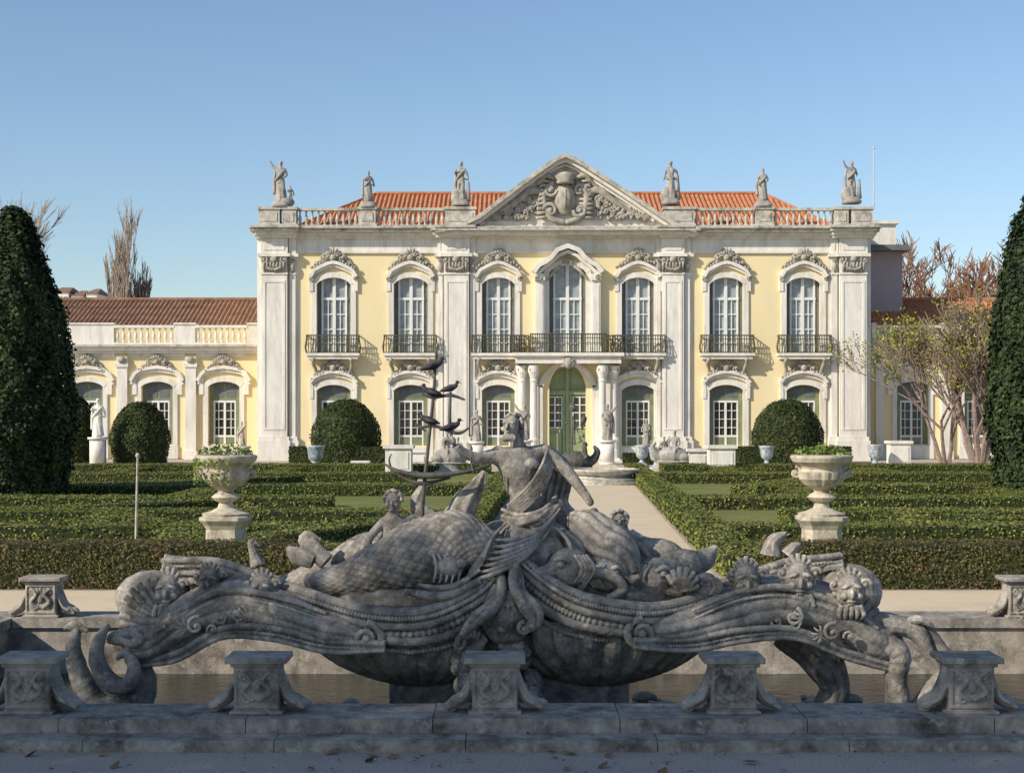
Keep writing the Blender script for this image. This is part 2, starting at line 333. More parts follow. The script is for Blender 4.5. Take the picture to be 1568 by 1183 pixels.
def railing(u0,u1,vt,vb,d,bulge=.18):
    x0,x1=F.X(u0),F.X(u1); zt,zb=F.Z(vt),F.Z(vb); n=max(4,int((x1-x0)/.13))
    def bar(x,y,ox,oy,r=.024):
        rail.tube([(x+ox*.3,y+oy*.3,zb),(x+ox,y+oy,zb+(zt-zb)*.35),(x+ox*.1,y+oy*.1,zb+(zt-zb)*.8),(x,y,zt)],[r]*4,4,0)
    yf=F.Y-d
    for i in range(n+1): bar(x0+(x1-x0)*i/n,yf,0,-bulge)
    for k in range(1,n,2):
        x=x0+(x1-x0)*k/n; rail.spiral((x,yf-bulge*.8,zb+(zt-zb)*.45),.13,1.2,.02,0,1,4)
    for x,sg in((x0,-1),(x1,1)):
        for j in range(5): bar(x,yf+(d-.1)*j/5,sg*bulge*.5,0)
        rail.box(x-.03,x+.03,yf,F.Y,zt-.03,zt+.03)
    rail.box(x0-.03,x1+.03,yf-.035,yf+.03,zt-.035,zt+.035)
    rail.box(x0,x1,yf-bulge*.5-.02,yf-bulge*.5+.02,zt-.24,zt-.20)
    rail.box(x0,x1,yf-.05,yf,zb+.02,zb+.06)
def balcony(c,hw,d=.65):
    F.B(trim,c-hw,c+hw,541,545,.0,d+.1);F.B(trim,c-hw+3,c+hw-3,545,550,0,d)
    railing(c-hw+1.5,c+hw-1.5,514,541,d-.02)
for c in(511,629,763,977,1112,1230):
    hw=25 if c in(763,977) else 26
    upper(c,hw);lower(F,c,hw);hood_up(c,hw);hood_lo(c,hw);balcony(c,41)
c=869
upper(c,28,414,12)
F.R(trim,[(c-52,418),(c-44,407),(c-34,402),(c-26,396),(c-16,384),(c,378),(c+16,384),(c+26,396),(c+34,402),(c+44,407),(c+52,418)],7,0,.75)
F.R(trim,[(c-50,424),(c-34,409),(c-24,402),(c-14,392),(c,386),(c+14,392),(c+24,402),(c+34,409),(c+50,424)],5,0,.5)
F.R(trim,arch(c,32,416,14),8,0,.14)
for q in(-1,1):
    def bb(a,b,*r): F.B(trim,min(c+q*a,c+q*b),max(c+q*a,c+q*b),*r)
    bb(28,36,414,541,0,.12); bb(36,50,420,541,0,.34); bb(38,48,436,534,.34,.37); bb(35,51,420,430,.34,.48); bb(35,51,531,541,.34,.44)
    orn.spiral(F.pt(c+q*46,426,.52),.2,1.3,.06,0,q,5)
    orn.tube([F.pt(c+q*10,408,.2),F.pt(c+q*22,418,.25),F.pt(c+q*31,430,.2)],[.1,.09,.04],6,0,8)
orn.fan(F.pt(c,404,.2),.42,.2,2.94,7,.06)
door=MB()
F.B(door,c-38,c+38,552,702,-.45,-.36,0)
F.R(door,arch(c,33,590,31),7,-.36,-.22,0)
F.B(door,c-38,c+38,598,604,-.36,-.2,0);F.B(door,c-2.5,c+2.5,556,702,-.36,-.18,0)
for q in(-1,1):
    a=c+q*19
    F.B(door,a-16,a-12,604,702,-.36,-.26,0);F.B(door,a+12,a+16,604,702,-.36,-.26,0)
    F.B(door,a-11,a+11,607,655,-.36,-.33,1)
    F.B(door,a-1,a+1,607,655,-.33,-.28,2)
    for v in(607,619,631,643,654): F.B(door,a-11,a+11,v,v+1.3,-.33,-.29,2)
    for w in(-11,10): F.B(door,a+w,a+w+1.3,607,655,-.33,-.27,2)
    F.B(door,a-10,a+10,663,694,-.36,-.28,0)
F.R(trim,arch(c,42,592,36),8,0,.18)
for q in(-1,1):
    F.B(trim,min(c+q*38,c+q*46),max(c+q*38,c+q*46),590,702,0,.18)
    for a,d in((52,.9),(70,.55)):
        x=F.X(c+q*a)
        trim.lathe(x,F.Y-d,F.Z(702),[(.34,0),(.34,.5),(.30,.55),(.30,1.0),(.34,1.05),(.34,1.15),(.25,1.25),(.22,1.4),(.23,2.5),(.20,4.4),(.24,4.5),(.2,4.6),(.28,4.85),(.34,5.0),(.34,5.35)],14)
        orn.spiral(F.pt(c+q*a-4,566,d+.25),.13,1.2,.05,0,-1,5);orn.spiral(F.pt(c+q*a+4,566,d+.25),.13,1.2,.05,math.pi,1,5)
    F.B(trim,min(c+q*45,c+q*78),max(c+q*45,c+q*78),555,702,0,.25)
F.B(trim,c-84,c+84,541,546,0,1.45);F.B(trim,c-80,c+80,546,557,0,1.25)
railing(c-57,c+57,513,541,1.38); railing(c-82,c-60,515,541,1.0); railing(c+60,c+82,515,541,1.0)
orn.ell(F.pt(c,556,1.25),(.28,.2,.35));orn.fan(F.pt(c,560,1.25),.5,-.2,3.3,8,.07)
def pilaster(u0,u1,d=.35,cap=True):
    F.B(trim,u0,u1,420,668,0,d)
    if u1-u0>20:
        F.B(trim,u0+3,u0+6,430,658,d,d+.035);F.B(trim,u1-6,u1-3,430,658,d,d+.035);F.B(trim,u0+6,u1-6,430,433,d,d+.035);F.B(trim,u0+6,u1-6,655,658,d,d+.035)
    F.B(trim,u0-3,u1+3,668,674,0,d+.10);F.B(trim,u0-5,u1+5,674,705,0,d+.18)
    F.B(trim,u0-1,u1+1,418,421,0,d+.06);F.B(trim,u0,u1,394,418,0,d+.01);F.B(trim,u0-5,u1+5,389,394,0,d+.22)
    F.B(trim,u0-1,u1+1,366,389,0,d+.08);F.B(trim,u0+4,u1-4,371,384,d+.08,d+.12)
    mid=(u0+u1)/2
    if u1-u0>20:
        for q in(-1,1):
            orn.spiral(F.pt(mid+q*(u1-u0)*.40,399,d+.12),.24,1.5,.075,math.pi/2,q,6)
            orn.tube([F.pt(mid+q*14,405,d+.1),F.pt(mid+q*8,412,d+.15),F.pt(mid,414,d+.15)],[.08,.1,.08],6,0,6)
        for k in range(7):
            orn.tube([F.pt(mid-15+k*5,417,d+.05),F.pt(mid-15+k*5,408,d+.16),F.pt(mid-15+k*5,403,d+.25)],[.06,.08,.05],5)
        orn.ell(F.pt(mid,398,d+.15),(.22,.14,.2))
    else:
        orn.spiral(F.pt(mid,400,d+.1),.14,1.3,.05,0,1,5); orn.ell(F.pt(mid,410,d+.08),(.16,.12,.28))
for a,b in((402,441),(1284,1325),(680,718),(1013,1046)): pilaster(a,b)
for a,b in((444,453),(1272,1281),(671,678),(720,727),(1005,1011),(1047,1056)): pilaster(a,b,.18)
F.B(trim,394,402,366,705,-.3,.05);F.B(trim,1325,1333,366,705,-.3,.05)
for a,b in((453,671),(727,1005),(1056,1272)):
    F.B(trim,a,a+4,390,686,0,.04);F.B(trim,b-4,b,390,686,0,.04);F.B(trim,a,b,366,384,0,.08);F.B(trim,a,b,384,388,0,.14)
for a,b in((453,477),(545,595),(663,671),(797,823),(915,943),(1056,1078),(1146,1196),(1264,1272)): F.B(trim,a,b,686,705,0,.10)
for c2 in(511,629,763,977,1112,1230): F.B(trim,c2-34,c2+34,684,705,0,.16)
F.B(trim,392,1337,362,366,-.3,.25);F.B(trim,390,1339,357,362,-.3,.5);F.B(trim,387,1342,352,357,-13.8,.8,1);F.B(trim,385,1344,348.8,352,-13.9,.95,1)
for a,b in((396,455),(674,722),(1009,1052),(1272,1331)): 
    F.B(trim,a,b,361,365.7,.25,.65);F.B(trim,a-2,b+2,356.6,361.6,.5,.9);F.B(trim,a-5,b+5,351.6,356.6,.8,1.2,1);F.B(trim,a-7,b+7,348.4,351.8,.95,1.35,1)
BPROF=[(.09,0),(.09,.06),(.05,.1),(.10,.28),(.11,.36),(.05,.58),(.045,.68),(.08,.74),(.08,.8)]
def balus(mb,x0,x1,y,z0,z1,pitch=.33,r=1.,m=0):
    h=z1-z0; mb.box(x0,x1,y-.16,y+.16,z0,z0+.12*h,m);mb.box(x0,x1,y-.18,y+.18,z1-.14*h,z1,m)
    n=max(1,int((x1-x0)/pitch))
    for i in range(n):
        x=x0+(x1-x0)*(i+.5)/n
        mb.lathe(x,y,z0+.12*h,[(a*r,b/.8*.74*h) for a,b in BPROF],8,m)
def blk(u0,u1,v0=318,D=.45):
    F.B(bal,u0,u1,v0+4,349,-.35,D);F.B(bal,u0-2,u1+2,v0,v0+4,-.4,D+.08);F.B(bal,u0-2,u1+2,344,348.6,-.4,D+.06);F.B(bal,u0+4,u1-4,v0+9,340,D,D+.04)
zt,zb=F.Z(319),F.Z(348.7)
for a,b in [(398,430),(434.5,455),(550,576),(682,728),(1016,1062),(1156,1182),(1276,1297),(1301.5,1334)]: blk(a,b)
for a,b in((455,550),(576,682),(1062,1156),(1182,1276)): balus(bal,F.X(a),F.X(b),F.Y-.1,zb,zt)
for xx in(F.X(402),F.X(1330)): bal.box(xx-.16,xx+.16,F.Y+.4,F.Y+13,zb,zt)
ped=[(668,357),(700,352),(735,335),(775,304),(820,270),(850,249),(865,243),(880,249),(910,268),(955,297),(1000,328),(1034,350),(1062,356)]
F.P(trim,[(690,358),(730,343),(778,309),(822,277),(865,253),(908,276),(952,303),(1002,334),(1040,358)],-.4,.35,0)
F.R(trim,ped,6,-.5,1.25,1);F.R(trim,[(a,b+6) for a,b in ped],6,-.4,.95);F.R(trim,[(a,b+12) for a,b in ped[2:-2]],4,-.4,.6)
F.B(trim,664,1066,356,361.9,.5,.98,0);F.B(trim,661,1069,351,356.2,.7,1.28,1)
bp=F.pt
arms=bp(865,307,.55)
orn.ell(arms,(.62,.34,.95),0,14);orn.ell(arms+Vector((0,-.24,0)),(.40,.2,.66),0,12)
orn.tube([arms+Vector((0,-.36,.55)),arms+Vector((0,-.42,0)),arms+Vector((0,-.36,-.55))],[.05,.07,.05],6)
orn.lathe(arms.x,arms.y-.15,arms.z+.85,[(.48,0),(.54,.12),(.46,.2),(.66,.42),(.40,.62),(.1,.72),(.14,.85)],12)
for q in(-1,1):
    orn.spiral(arms+Vector((q*.85,-.1,.5)),.38,1.5,.13,0,q,6);orn.spiral(arms+Vector((q*.85,-.1,-.65)),.42,1.5,.14,math.pi,q,6)
    orn.tube([arms+Vector((q*.65,0,1.0)),arms+Vector((q*1.25,0,.2)),arms+Vector((q*.9,0,-1.0)),arms+Vector((0,0,-1.35))],[.14,.22,.2,.17],7,0,14)
    for k in range(9): orn.tube([arms+Vector((q*.8,0,1.0-.25*k)),arms+Vector((q*(1.3+.05*k),-.15,1.05-.27*k)),arms+Vector((q*1.6,0,.75-.24*k))],[.08,.12,.03],5)
    orn.tube([arms+Vector((q*.5,0,1.1)),arms+Vector((q*1.1,-.1,1.35)),arms+Vector((q*1.5,0,1.0)),arms+Vector((q*1.9,0,.65))],[.1,.17,.16,.06],7,0,12)
    for k in range(130):
        t=random.random()**.8; x=q*(1.3+3.5*t); zz=arms.z-1.0+random.uniform(-.1,1.5*(1-t)+.05)
        r=random.uniform(.07,.17); orn.ell((arms.x+x,F.Y-.44,zz),(r*random.uniform(.8,2),.26,r),0,7,(random.uniform(0,3),'Y'))
    for k in range(8):
        orn.spiral((arms.x+q*(1.4+.46*k),F.Y-.58,arms.z-.5-.08*k+.4*(k%2)*(1-k/6)),.30-.02*k,1.3,.085,k,q,5)
    orn.tube([(arms.x+q*1,F.Y-.5,arms.z+.3),(arms.x+q*1.9,F.Y-.6,arms.z+.5),(arms.x+q*2.7,F.Y-.6,arms.z-.05),(arms.x+q*3.6,F.Y-.52,arms.z-.6),(arms.x+q*4.6,F.Y-.45,arms.z-.95)],[.16,.24,.2,.15,.06],7,0,16)
def tiled(mb,pa,pb,zr,yr,hip0,hip1,pitch=.28,m=0):
    n=int((pb.x-pa.x)/pitch)*4; v=[];f=[]
    for i in range(n+1):
        x=pa.x+(pb.x-pa.x)*i/n; t=1.
        if hip0: t=min(t,(x-pa.x)/hip0)
        if hip1: t=min(t,(pb.x-x)/hip1)
        dz=.055*math.cos(i*math.pi/2)+.0
        for k in range(9):
            tt=t*k/8; v.append((x,pa.y+(yr-pa.y)*tt,pa.z+(zr-pa.z)*tt+dz+(.03 if k%2 else 0)))
    for i in range(n):
        for k in range(8): a=i*9+k; f.append((a,a+9,a+10,a+1))
    mb.add(v,f,m)
ea=site(455,346,92.);eb=site(1278,346,92.);ra=site(575,297,98.5)
tiled(roof,ea,eb,ra.z,98.5,ra.x-ea.x,eb.x-site(1170,297,98.5).x)
v=[(ea.x,ea.y,ea.z),(eb.x,eb.y,eb.z),(eb.x,105,eb.z),(ea.x,105,ea.z),(ra.x,98.5,ra.z),(site(1170,297,98.5).x,98.5,ra.z)]
roof.add(v,[(0,4,3),(1,2,5),(2,3,4,5)],0)
roof.tube([(ra.x,98.5,ra.z+.03),(site(1170,297,98.5).x,98.5,ra.z+.03)],[.12,.12],8);roof.tube([ea,ra],[.1,.1],6);roof.tube([eb,(site(1170,297,98.5).x,98.5,ra.z)],[.1,.1],6)
wall.obj('walls',['yellow'],palace);trim.obj('stone_trim',['white','grime'],palace)
win.obj('windows',['frame','curtain','dark','shutter','transom'],palace);door.obj('entrance_door',['green','dark','frame'],palace)
rail.obj('balcony_railings',['iron'],palace);orn.obj('carved_ornaments',['orn'],palace,True);bal.obj('roof_balustrade',['grime'],palace);roof.obj('tiled_roof',['tile'],palace)
rear=MB()
G=Fac(97.)
G.B(rear,1325,1372,343,380,-2,0,0);G.B(rear,1322,1376,338,343,-2.2,.2,0)
G.B(rear,1325,1382,385,560,-8,0,1);G.B(rear,1320,1388,376,381,-8,.6,2);G.B(rear,1320,1391,381,385,-8,.8,2)
rear.obj('rear_wing_block',['white','lilac_shade','shutter'],palace)
def wing(name,u0,u1,cs,pils,solid,Y=93.2,rmat='tile2'):
    e=empty(name); G=Fac(Y); w=MB();t=MB();g=MB();b=MB();o=MB();r=MB()
    bay(G,w,u0,u1,536,702,[(c,24,[(680,588,8)]) for c in cs])
    G.B(w,u0,u1,536,702,-9,-.6)
    for c in cs:
        lower(G,c,24,588,8,680,g)
        pth=[(c-40,583),(c-34,572),(c-26,566),(c-9,563),(c,562),(c+9,563),(c+26,566),(c+34,572),(c+40,583)]
        G.R(t,pth,5,0,.3);G.R(t,[(a,q+5) for a,q in pth],4,0,.18);G.R(t,arch(c,28,590,10),8,0,.12)
        for q in(-1,1):
            G.B(t,min(c+q*24,c+q*31),max(c+q*24,c+q*31),587,682,0,.1)
            G.B(t,min(c+q*31,c+q*38),max(c+q*31,c+q*38),578,604,0,.14)
        G.B(t,c-32,c+32,682,702,0,.14)
        shell_orn(G,o,c,553,.9)
        G.B(t,c-43,c+43,541,546,0,.08)
    for a,bb in pils:
        G.B(t,a,bb,546,690,0,.25);G.B(t,a-2,bb+2,690,703,0,.35);G.B(t,a-2,bb+2,556,562,.25,.33)
        o.ell(G.pt((a+bb)/2,551,.3),(.25,.2,.22))
    G.B(t,u0,u1,536,541,0,.3);G.B(t,u0,u1,531,536,-.3,.55);G.B(t,u0,u1,528,531.3,-.3,.7,1)
    zt,zb=G.Z(498),G.Z(528.2); cur=u0
    for a,bb in solid+[(u1,u1)]:
        if a-cur>6: balus(b,G.X(cur),G.X(a),G.Y-.1,zb,zt,.33)
        if bb>a: G.B(b,a,bb,496.5,528.1,-.3,.25); G.B(b,a-1,bb+1,494.5,497,-.35,.32)
        cur=bb
    pa=site(u0,499,Y+1.2);pb=site(u1,499,Y+1.2);rz=site(u0,459,Y+6).z
    pa.x=G.X(u0);pb.x=G.X(u1)
    G.B(w,u0,u1,500,537,-3,-1.3)
    tiled(r,pa,pb,rz,Y+6,0,0)
    r.add([(pa.x,Y+6,rz),(pb.x,Y+6,rz),(pb.x,Y+11,pa.z),(pa.x,Y+11,pa.z)],[(0,1,2,3)])
    r.tube([(pa.x,Y+6,rz+.03),(pb.x,Y+6,rz+.03)],[.12,.12],6)
    w.obj('walls',['yellow'],e);t.obj('stone_trim',['white','grime'],e);g.obj('windows',['frame','curtain','dark','shutter','transom'],e)
    b.obj('balustrade',['white'],e);o.obj('carved_ornaments',['orn'],e,True);r.obj('tiled_roof',[rmat],e)
wing('palace_wing',-260,399,[-190,-82,26,134,241,343],[(-140,-126),(-36,-22),(68,82),(180,196),(285,301)],[(-260,-180),(-60,0),(102,176),(268,300),(380,399)])
wing('palace_wing',1334,1900,[1397,1500,1603,1706,1809],[(1340,1352),(1440,1456),(1545,1560),(1650,1665)],[(1334,1340),(1440,1470),(1560,1600)],rmat='tile')
pA=dict(re=(.19,0,.90),rh=(.20,-.05,1.03),rf=(.21,-.06,1.07))
pB=dict(le=(-.18,0,.70),lh=(-.10,-.12,.78),lf=(-.07,-.13,.80),re=(.17,.02,.66),rh=(.2,0,.52))
pC=dict(le=(-.20,0,.88),lh=(-.26,-.02,1.0),lf=(-.28,-.02,1.03))
def roof_statue(u,vt,vb,pose,face=0,robe=.45,flip=1,extra=None,Y=90.5):
    mb=MB(); b=site(u,vb,Y); top=site(u,vt,Y); h=(top.z-b.z)-.35
    mb.lathe(b.x,b.y,b.z,[(.5,0),(.5,.18),(.42,.2),(.40,.35)],16,sq=True)
    figure(mb,b+Vector((0,0,.33)),h,pose,face,robe,0,flip)
    if extra=='child':
        figure(mb,b+Vector((.55,-.05,.1)),h*.5,pB,.4,0,0)
        mb.ell(b+Vector((.3,0,.3)),(.5,.35,.3))
    if extra=='rock': mb.ell(b+Vector((-.25,.05,.5)),(.35,.3,.55)); mb.tube([b+Vector((.45,0,.3)),b+Vector((.42,0,1.4))],[.14,.08],7)
    mb.obj('roof_statue',['statue'],None,True)
roof_statue(430,247,318,pC,0,.45,1,'child')
roof_statue(564,262,319,pB,.3,.6,1)
roof_statue(706,248,316,pB,-.3,.3,1,'rock')
roof_statue(1027,247,314,pB,.4,.5,-1,'rock')
roof_statue(1168,258,318,dict(),0,.62,1)
roof_statue(1304,247,312,pC,.3,.35,1,'rock')
fp=MB(); q=site(1338,318,92); fp.tube([q,q+Vector((0,0,3.5))],[.045,.03],6); fp.ell(q+Vector((0,0,3.5)),(.07,.07,.07)); fp.obj('flag_pole',['metal'])
# ================================================================= GROUND
PX0,PX1,PY0,PY1=-6.5,6.75,14.32,20.25
g=MB(); xs=[-1500,PX0,PX1,1500]; ys=[-300,PY0,PY1,3000]
v=[(x,y,0) for y in ys for x in xs]; f=[]
for j in range(3):
    for i in range(3):
        if (i,j)!=(1,1): a=j*4+i; f.append((a,a+1,a+5,a+4))
g.add(v,f); g.obj('ground',['gravel'])
def sheet(name,poly,z,mk):
    m=MB(); m.add([(x,y,z) for x,y in poly],[tuple(range(len(poly)))]); return m.obj(name,[mk])
def pc(Y): return 1.6+(Y-34)*.034
sheet('lawn',[(-60,25.5),(pc(25)-2.3,25.5),(pc(74)-2.3,74),(-60,74)],.004,'grass')
sheet('lawn',[(pc(25)+2.3,25.5),(60,25.5),(60,74),(pc(74)+2.3,74)],.004,'grass')
sheet('garden_path',[(pc(21)-2.2,21.5),(pc(21)+2.2,21.5),(pc(88)+2.2,87),(pc(88)-2.2,87)],.008,'path')
sheet('gravel_path',[(-40,20.9),(40,20.9),(40,25.2),(-40,25.2)],.004,'path')
# ================================================================= HEDGES
def hedge(name,segs,h,leafk,dens,size,w=.8,topjit=.9,front=1.,core=True):
    e=empty(name); mb=MB(); P=[];Nn=[]
    for s_ in segs:
        x0,y0,x1,y1=s_[:4]; ww=s_[4] if len(s_)>4 else w; hh=s_[5] if len(s_)>5 else h
        d=np.array([x1-x0,y1-y0]);L=np.hypot(*d);t=d/L;nn=np.array([-t[1],t[0]])
        k=.04
        c=[(x0+t[0]*k+nn[0]*a,y0+t[1]*k+nn[1]*a) for a in(-ww/2+k,ww/2-k)]+[(x1-t[0]*k+nn[0]*a,y1-t[1]*k+nn[1]*a) for a in(ww/2-k,-ww/2+k)]
        off=random.uniform(0,.02)
        mb.add([(a,b,0) for a,b in c]+[(a,b,hh-k-off) for a,b in c],[(3,2,1,0),(4,5,6,7),(0,1,5,4),(1,2,6,5),(2,3,7,6),(3,0,4,7)])
        D=dens
        def put(n,fn):
            n=int(n)
            if n<1: return
            a=rng.random(n);b=rng.random(n); p,q=fn(a,b,n); P.append(p+rng.normal(0,.014,(n,3)));Nn.append(q)
        def top(a,b,n):
            X=x0+d[0]*a+nn[0]*(b-.5)*ww;Y=y0+d[1]*a+nn[1]*(b-.5)*ww
            p=np.stack([X,Y,np.full(n,hh)],1); p[:,2]+=.022*lump(p,2.); return p,np.tile([0,0,2.0],(n,1))
        put(D*L*ww,top)
        for sg in(-1,1):
            def side(a,b,n,sg=sg):
                X=x0+d[0]*a+nn[0]*sg*ww/2;Y=y0+d[1]*a+nn[1]*sg*ww/2
                p=np.stack([X,Y,hh*b],1); o=.03*lump(p,2.5); p[:,0]+=nn[0]*sg*o;p[:,1]+=nn[1]*sg*o
                return p,np.tile([nn[0]*sg,nn[1]*sg,.2],(n,1))
            put(D*L*hh*(.35 if sg*nn[1]>.3 else front),side)
        for (ex,ey,sg) in((x0,y0,-1),(x1,y1,1)):
            def end(a,b,n,ex=ex,ey=ey,sg=sg):
                return np.stack([ex+nn[0]*(a-.5)*ww,ey+nn[1]*(a-.5)*ww,hh*b],1),np.tile([t[0]*sg,t[1]*sg,.2],(n,1))
            put(D*ww*hh,end)
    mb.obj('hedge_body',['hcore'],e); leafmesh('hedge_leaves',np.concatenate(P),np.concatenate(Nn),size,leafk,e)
pr=pc(26)+2.9
hedge('boundary_hedge',[(-16,26.0,-3.2,26.0,1.2)],.72,'hbrown',1000,.05)
hedge('boundary_hedge',[(pr,26.0,16,26.0,1.2)],.72,'hbrown',1000,.05)
L=[];R=[]
for i,Y in enumerate((30.5,35.5,40.5,46.5,54,63,72.5)):
    wd=1.1+.018*Y; h_=.24+.0024*Y
    a=(0,2.5,.5,4,.3,3,.5)[i]; b=(.5,0,2.2,.3,3.,0,1)[i]
    L+= [(-32,Y,pc(Y)-3.4-a,Y,wd,h_)]; R+=[(pc(Y)+3.0+b,Y,32,Y,wd,h_)]
for a,b in((35.5,40.5),(46.5,54),(63,72.5)):
    for x in(-24,-17,-10): L.append((x,a,x-.0+random.uniform(-.3,.3),b,1.0))
    for x in(9.5,16,24): R.append((x,a,x,b,1.0))
L+=[(pc(28)-2.8,27,pc(73)-2.8,73,.8,.42),(-6.8,29,-1.4,41,1.0),(-10,40,-5.5,30.5,.9),(-14,40.5,-8,46.5,1),(-16,54,-8,63,1.1)]
R+=[(pc(26)+2.7,26.6,pc(73)+2.7,73,.8,.45),(9,40.5,15,35.5,1),(8,54,13,63,1.1),(14,46.5,20,54,1.1)]
hedge('parterre_hedge',L,.32,'hleaf',430,.075,front=.45)
hedge('parterre_hedge',R,.32,'hleaf',430,.075,front=.45)
def low(u0,u1,v,Y,h): a=site(u0,v,Y);b=site(u1,v,Y); return (a.x,Y,b.x,Y,1.2,h)
hedge('box_hedge',[low(445,600,700,84,.95)],.9,'topi',300,.12)
hedge('box_hedge',[low(1128,1300,700,84,.95)],.9,'topi',300,.12)
hedge('box_hedge',[low(1050,1100,700,84,.75),low(955,1015,700,84,.6)],.9,'topi',300,.12)
# ================================================================= TOPIARY
def topiary(name,u,vb,Y,rad,h,kind='dome',n=9000,size=.13,mk='topi'):
    e=empty(name); b=site(u,vb,Y); b.z=0
    a=rng.uniform(0,2*math.pi,n); t=rng.random(n)
    if kind=='dome': prof=lambda t: rad*np.clip(1-(np.clip(t-.35,0,1)/.65)**2.2,0,1)**.5*(.86+.14*np.clip(t/.35,0,1))
    else: prof=lambda t: rad*(.80+.20*np.clip(t/.25,0,1))*np.clip(1-(np.clip(t-.22,0,1)/.78)**1.9,0,1)**.72
    r=prof(t); x=r*np.cos(a);y=r*np.sin(a);z=t*h
    P=np.stack([x,y,z],1)
    if kind=='dome': lm=lump(P+np.array([b.x,b.y,0]),1.6)*.08+rng.normal(0,.035,n)
    else:
        Q=P*np.array([1.6,1.6,.55]); lm=lump(Q,1.5)*.22+.10*np.abs(np.sin(a*7+3*np.sin(z*.8)))+np.abs(rng.normal(0,.09,n))-.08
    P[:,0]+=np.cos(a)*lm;P[:,1]+=np.sin(a)*lm
    N_=np.stack([np.cos(a),np.sin(a),.3+1.2*(t>.8)],1)
    if kind=='dome':
        k=n//5; aa=rng.uniform(0,2*math.pi,k); rr=rad*.6*np.sqrt(rng.random(k)); zz=h*(.35+.65*(1-(rr/rad)**2)**(1/2.2))
        P=np.concatenate([P,np.stack([rr*np.cos(aa),rr*np.sin(aa),zz+rng.normal(0,.04,k)],1)]);N_=np.concatenate([N_,np.tile([0,0,1.],(k,1))])
    P+=np.array([b.x,b.y,.0])
    mb=MB(); kk=.93 if kind=='dome' else .86
    mb.lathe(b.x,b.y,0,[(max(.02,float(prof(np.array([q/14]))[0])*kk),h*q/14*.98) for q in range(15)],24); mb.lathe(b.x,b.y,0,[(.18,0),(.16,.5)],8)
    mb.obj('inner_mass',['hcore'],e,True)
    leafmesh('foliage',P,N_,size,mk,e)
topiary('topiary_dome',214,712,84,1.55,3.3)
topiary('topiary_dome',110,712,84,1.35,3.7)
topiary('topiary_dome',530,708,85,1.85,3.45)
topiary('topiary_dome',1206,708,85,1.90,3.45)
topiary('yew_tree',20,766,51,1.85,9.5,'cone',42000,.17,'yew')
topiary('yew_tree',1593,758,53,1.65,10.6,'cone',42000,.17,'yew')
# ================================================================= BARE TREES
def grow(mb,p,d,L,r,dep,tips,spread=.5,up=.25,kids=3,m=0,tmin=0.):
    q=p+d*L*.5+Vector((random.uniform(-1,1),random.uniform(-1,1),0))*L*.05
    e=q+(d+Vector((random.uniform(-1,1),random.uniform(-1,1),random.uniform(-.3,.6)))*.12).normalized()*L*.5
    r=max(r,tmin)
    mb.tube([p,q,e],[r,max(tmin,r*.82),max(tmin*.7,r*.62)],6 if r>.06 else 3,m)
    if dep==0: tips.append(e); return
    for k in range(kids):
        nd=(d+Vector((random.gauss(0,1),random.gauss(0,1),random.gauss(0,.6)))*spread+Vector((0,0,up))).normalized()
        st=p.lerp(e,random.uniform(.55,1.0)) if k else e
        grow(mb,st,nd,L*random.uniform(.66,.85),r*.58,dep-1,tips,spread,up,kids,m,tmin)
def bare(name,u,Y,L,r,dep,mk,spread=.4,up=.3,kids=3,stems=1,leafn=0,lean=.3,z=0,tmin=0.):
    e=empty(name); mb=MB(); tips=[]; b=site(u,700,Y); b.z=z
    for s_ in range(stems):
        a=random.uniform(0,6.28); d=Vector((math.cos(a)*lean,math.sin(a)*lean,1)).normalized() if stems>1 else Vector((0,0,1))
        grow(mb,b+Vector((math.cos(a)*.25,math.sin(a)*.25,0))*(stems>1),d,L*random.uniform(.85,1.15),r,dep,tips,spread,up,kids,0,tmin)
    mb.obj('trunk_and_branches',[mk],e)
    if leafn:
        T=np.array([tuple(t) for t in tips]); idx=rng.integers(0,len(T),leafn); P=T[idx]+rng.normal(0,.25,(leafn,3))
        leafmesh('leaves',P,np.tile([0,0,1.],(leafn,1)),.16,'yleaf',e)
bare('bare_tree',1500,79,2.6,.18,5,'bark',.30,.14,3,7,4200,.30,tmin=.018)
bare('bare_tree',1450,81,2.3,.12,5,'bark',.34,.12,3,3,7500,.36,tmin=.018)
bare('bare_poplar',178,130,4.7,.3,6,'twig2',.13,.35,3,tmin=.026)
bare('bare_poplar',205,132,4.7,.3,6,'twig2',.13,.35,3,tmin=.026)
for u,Y in((1400,118),(1430,125),(1465,116),(1500,120),(1540,118),(1595,122)): bare('bare_tree',u,Y,4.3,.26,6,'twig',.34,.10,3,tmin=.036)
bare('bare_tree',-50,100,4.6,.3,6,'twig2',.25,.15,3,tmin=.02)
for u,w,v0 in((92,26,447),(118,18,452),(140,16,449),(60,20,452)):
    mb=MB(); e=empty('distant_house'); Y=260; a=site(u-w/2,v0,Y);b=site(u+w/2,v0,Y)
    mb.box(a.x,b.x,Y,Y+9,0,a.z,0)
    for k in range(3):
        x=a.x+(b.x-a.x)*(k+.5)/3; mb.box(x-.35,x+.35,Y-.05,Y+.01,a.z-2.2,a.z-.8,1)
    mb.add([(a.x-.3,Y-.3,a.z+.003),(b.x+.3,Y-.3,a.z+.003),(b.x+.3,Y+9.3,a.z+.003),(a.x-.3,Y+9.3,a.z+.003),(a.x+.5,Y+4.5,a.z+1.1),(b.x-.5,Y+4.5,a.z+1.1)],[(0,1,5,4),(1,2,5),(2,3,4,5),(3,0,4)],2)
    mb.obj('house_body',['white','dark','tile2'],e)
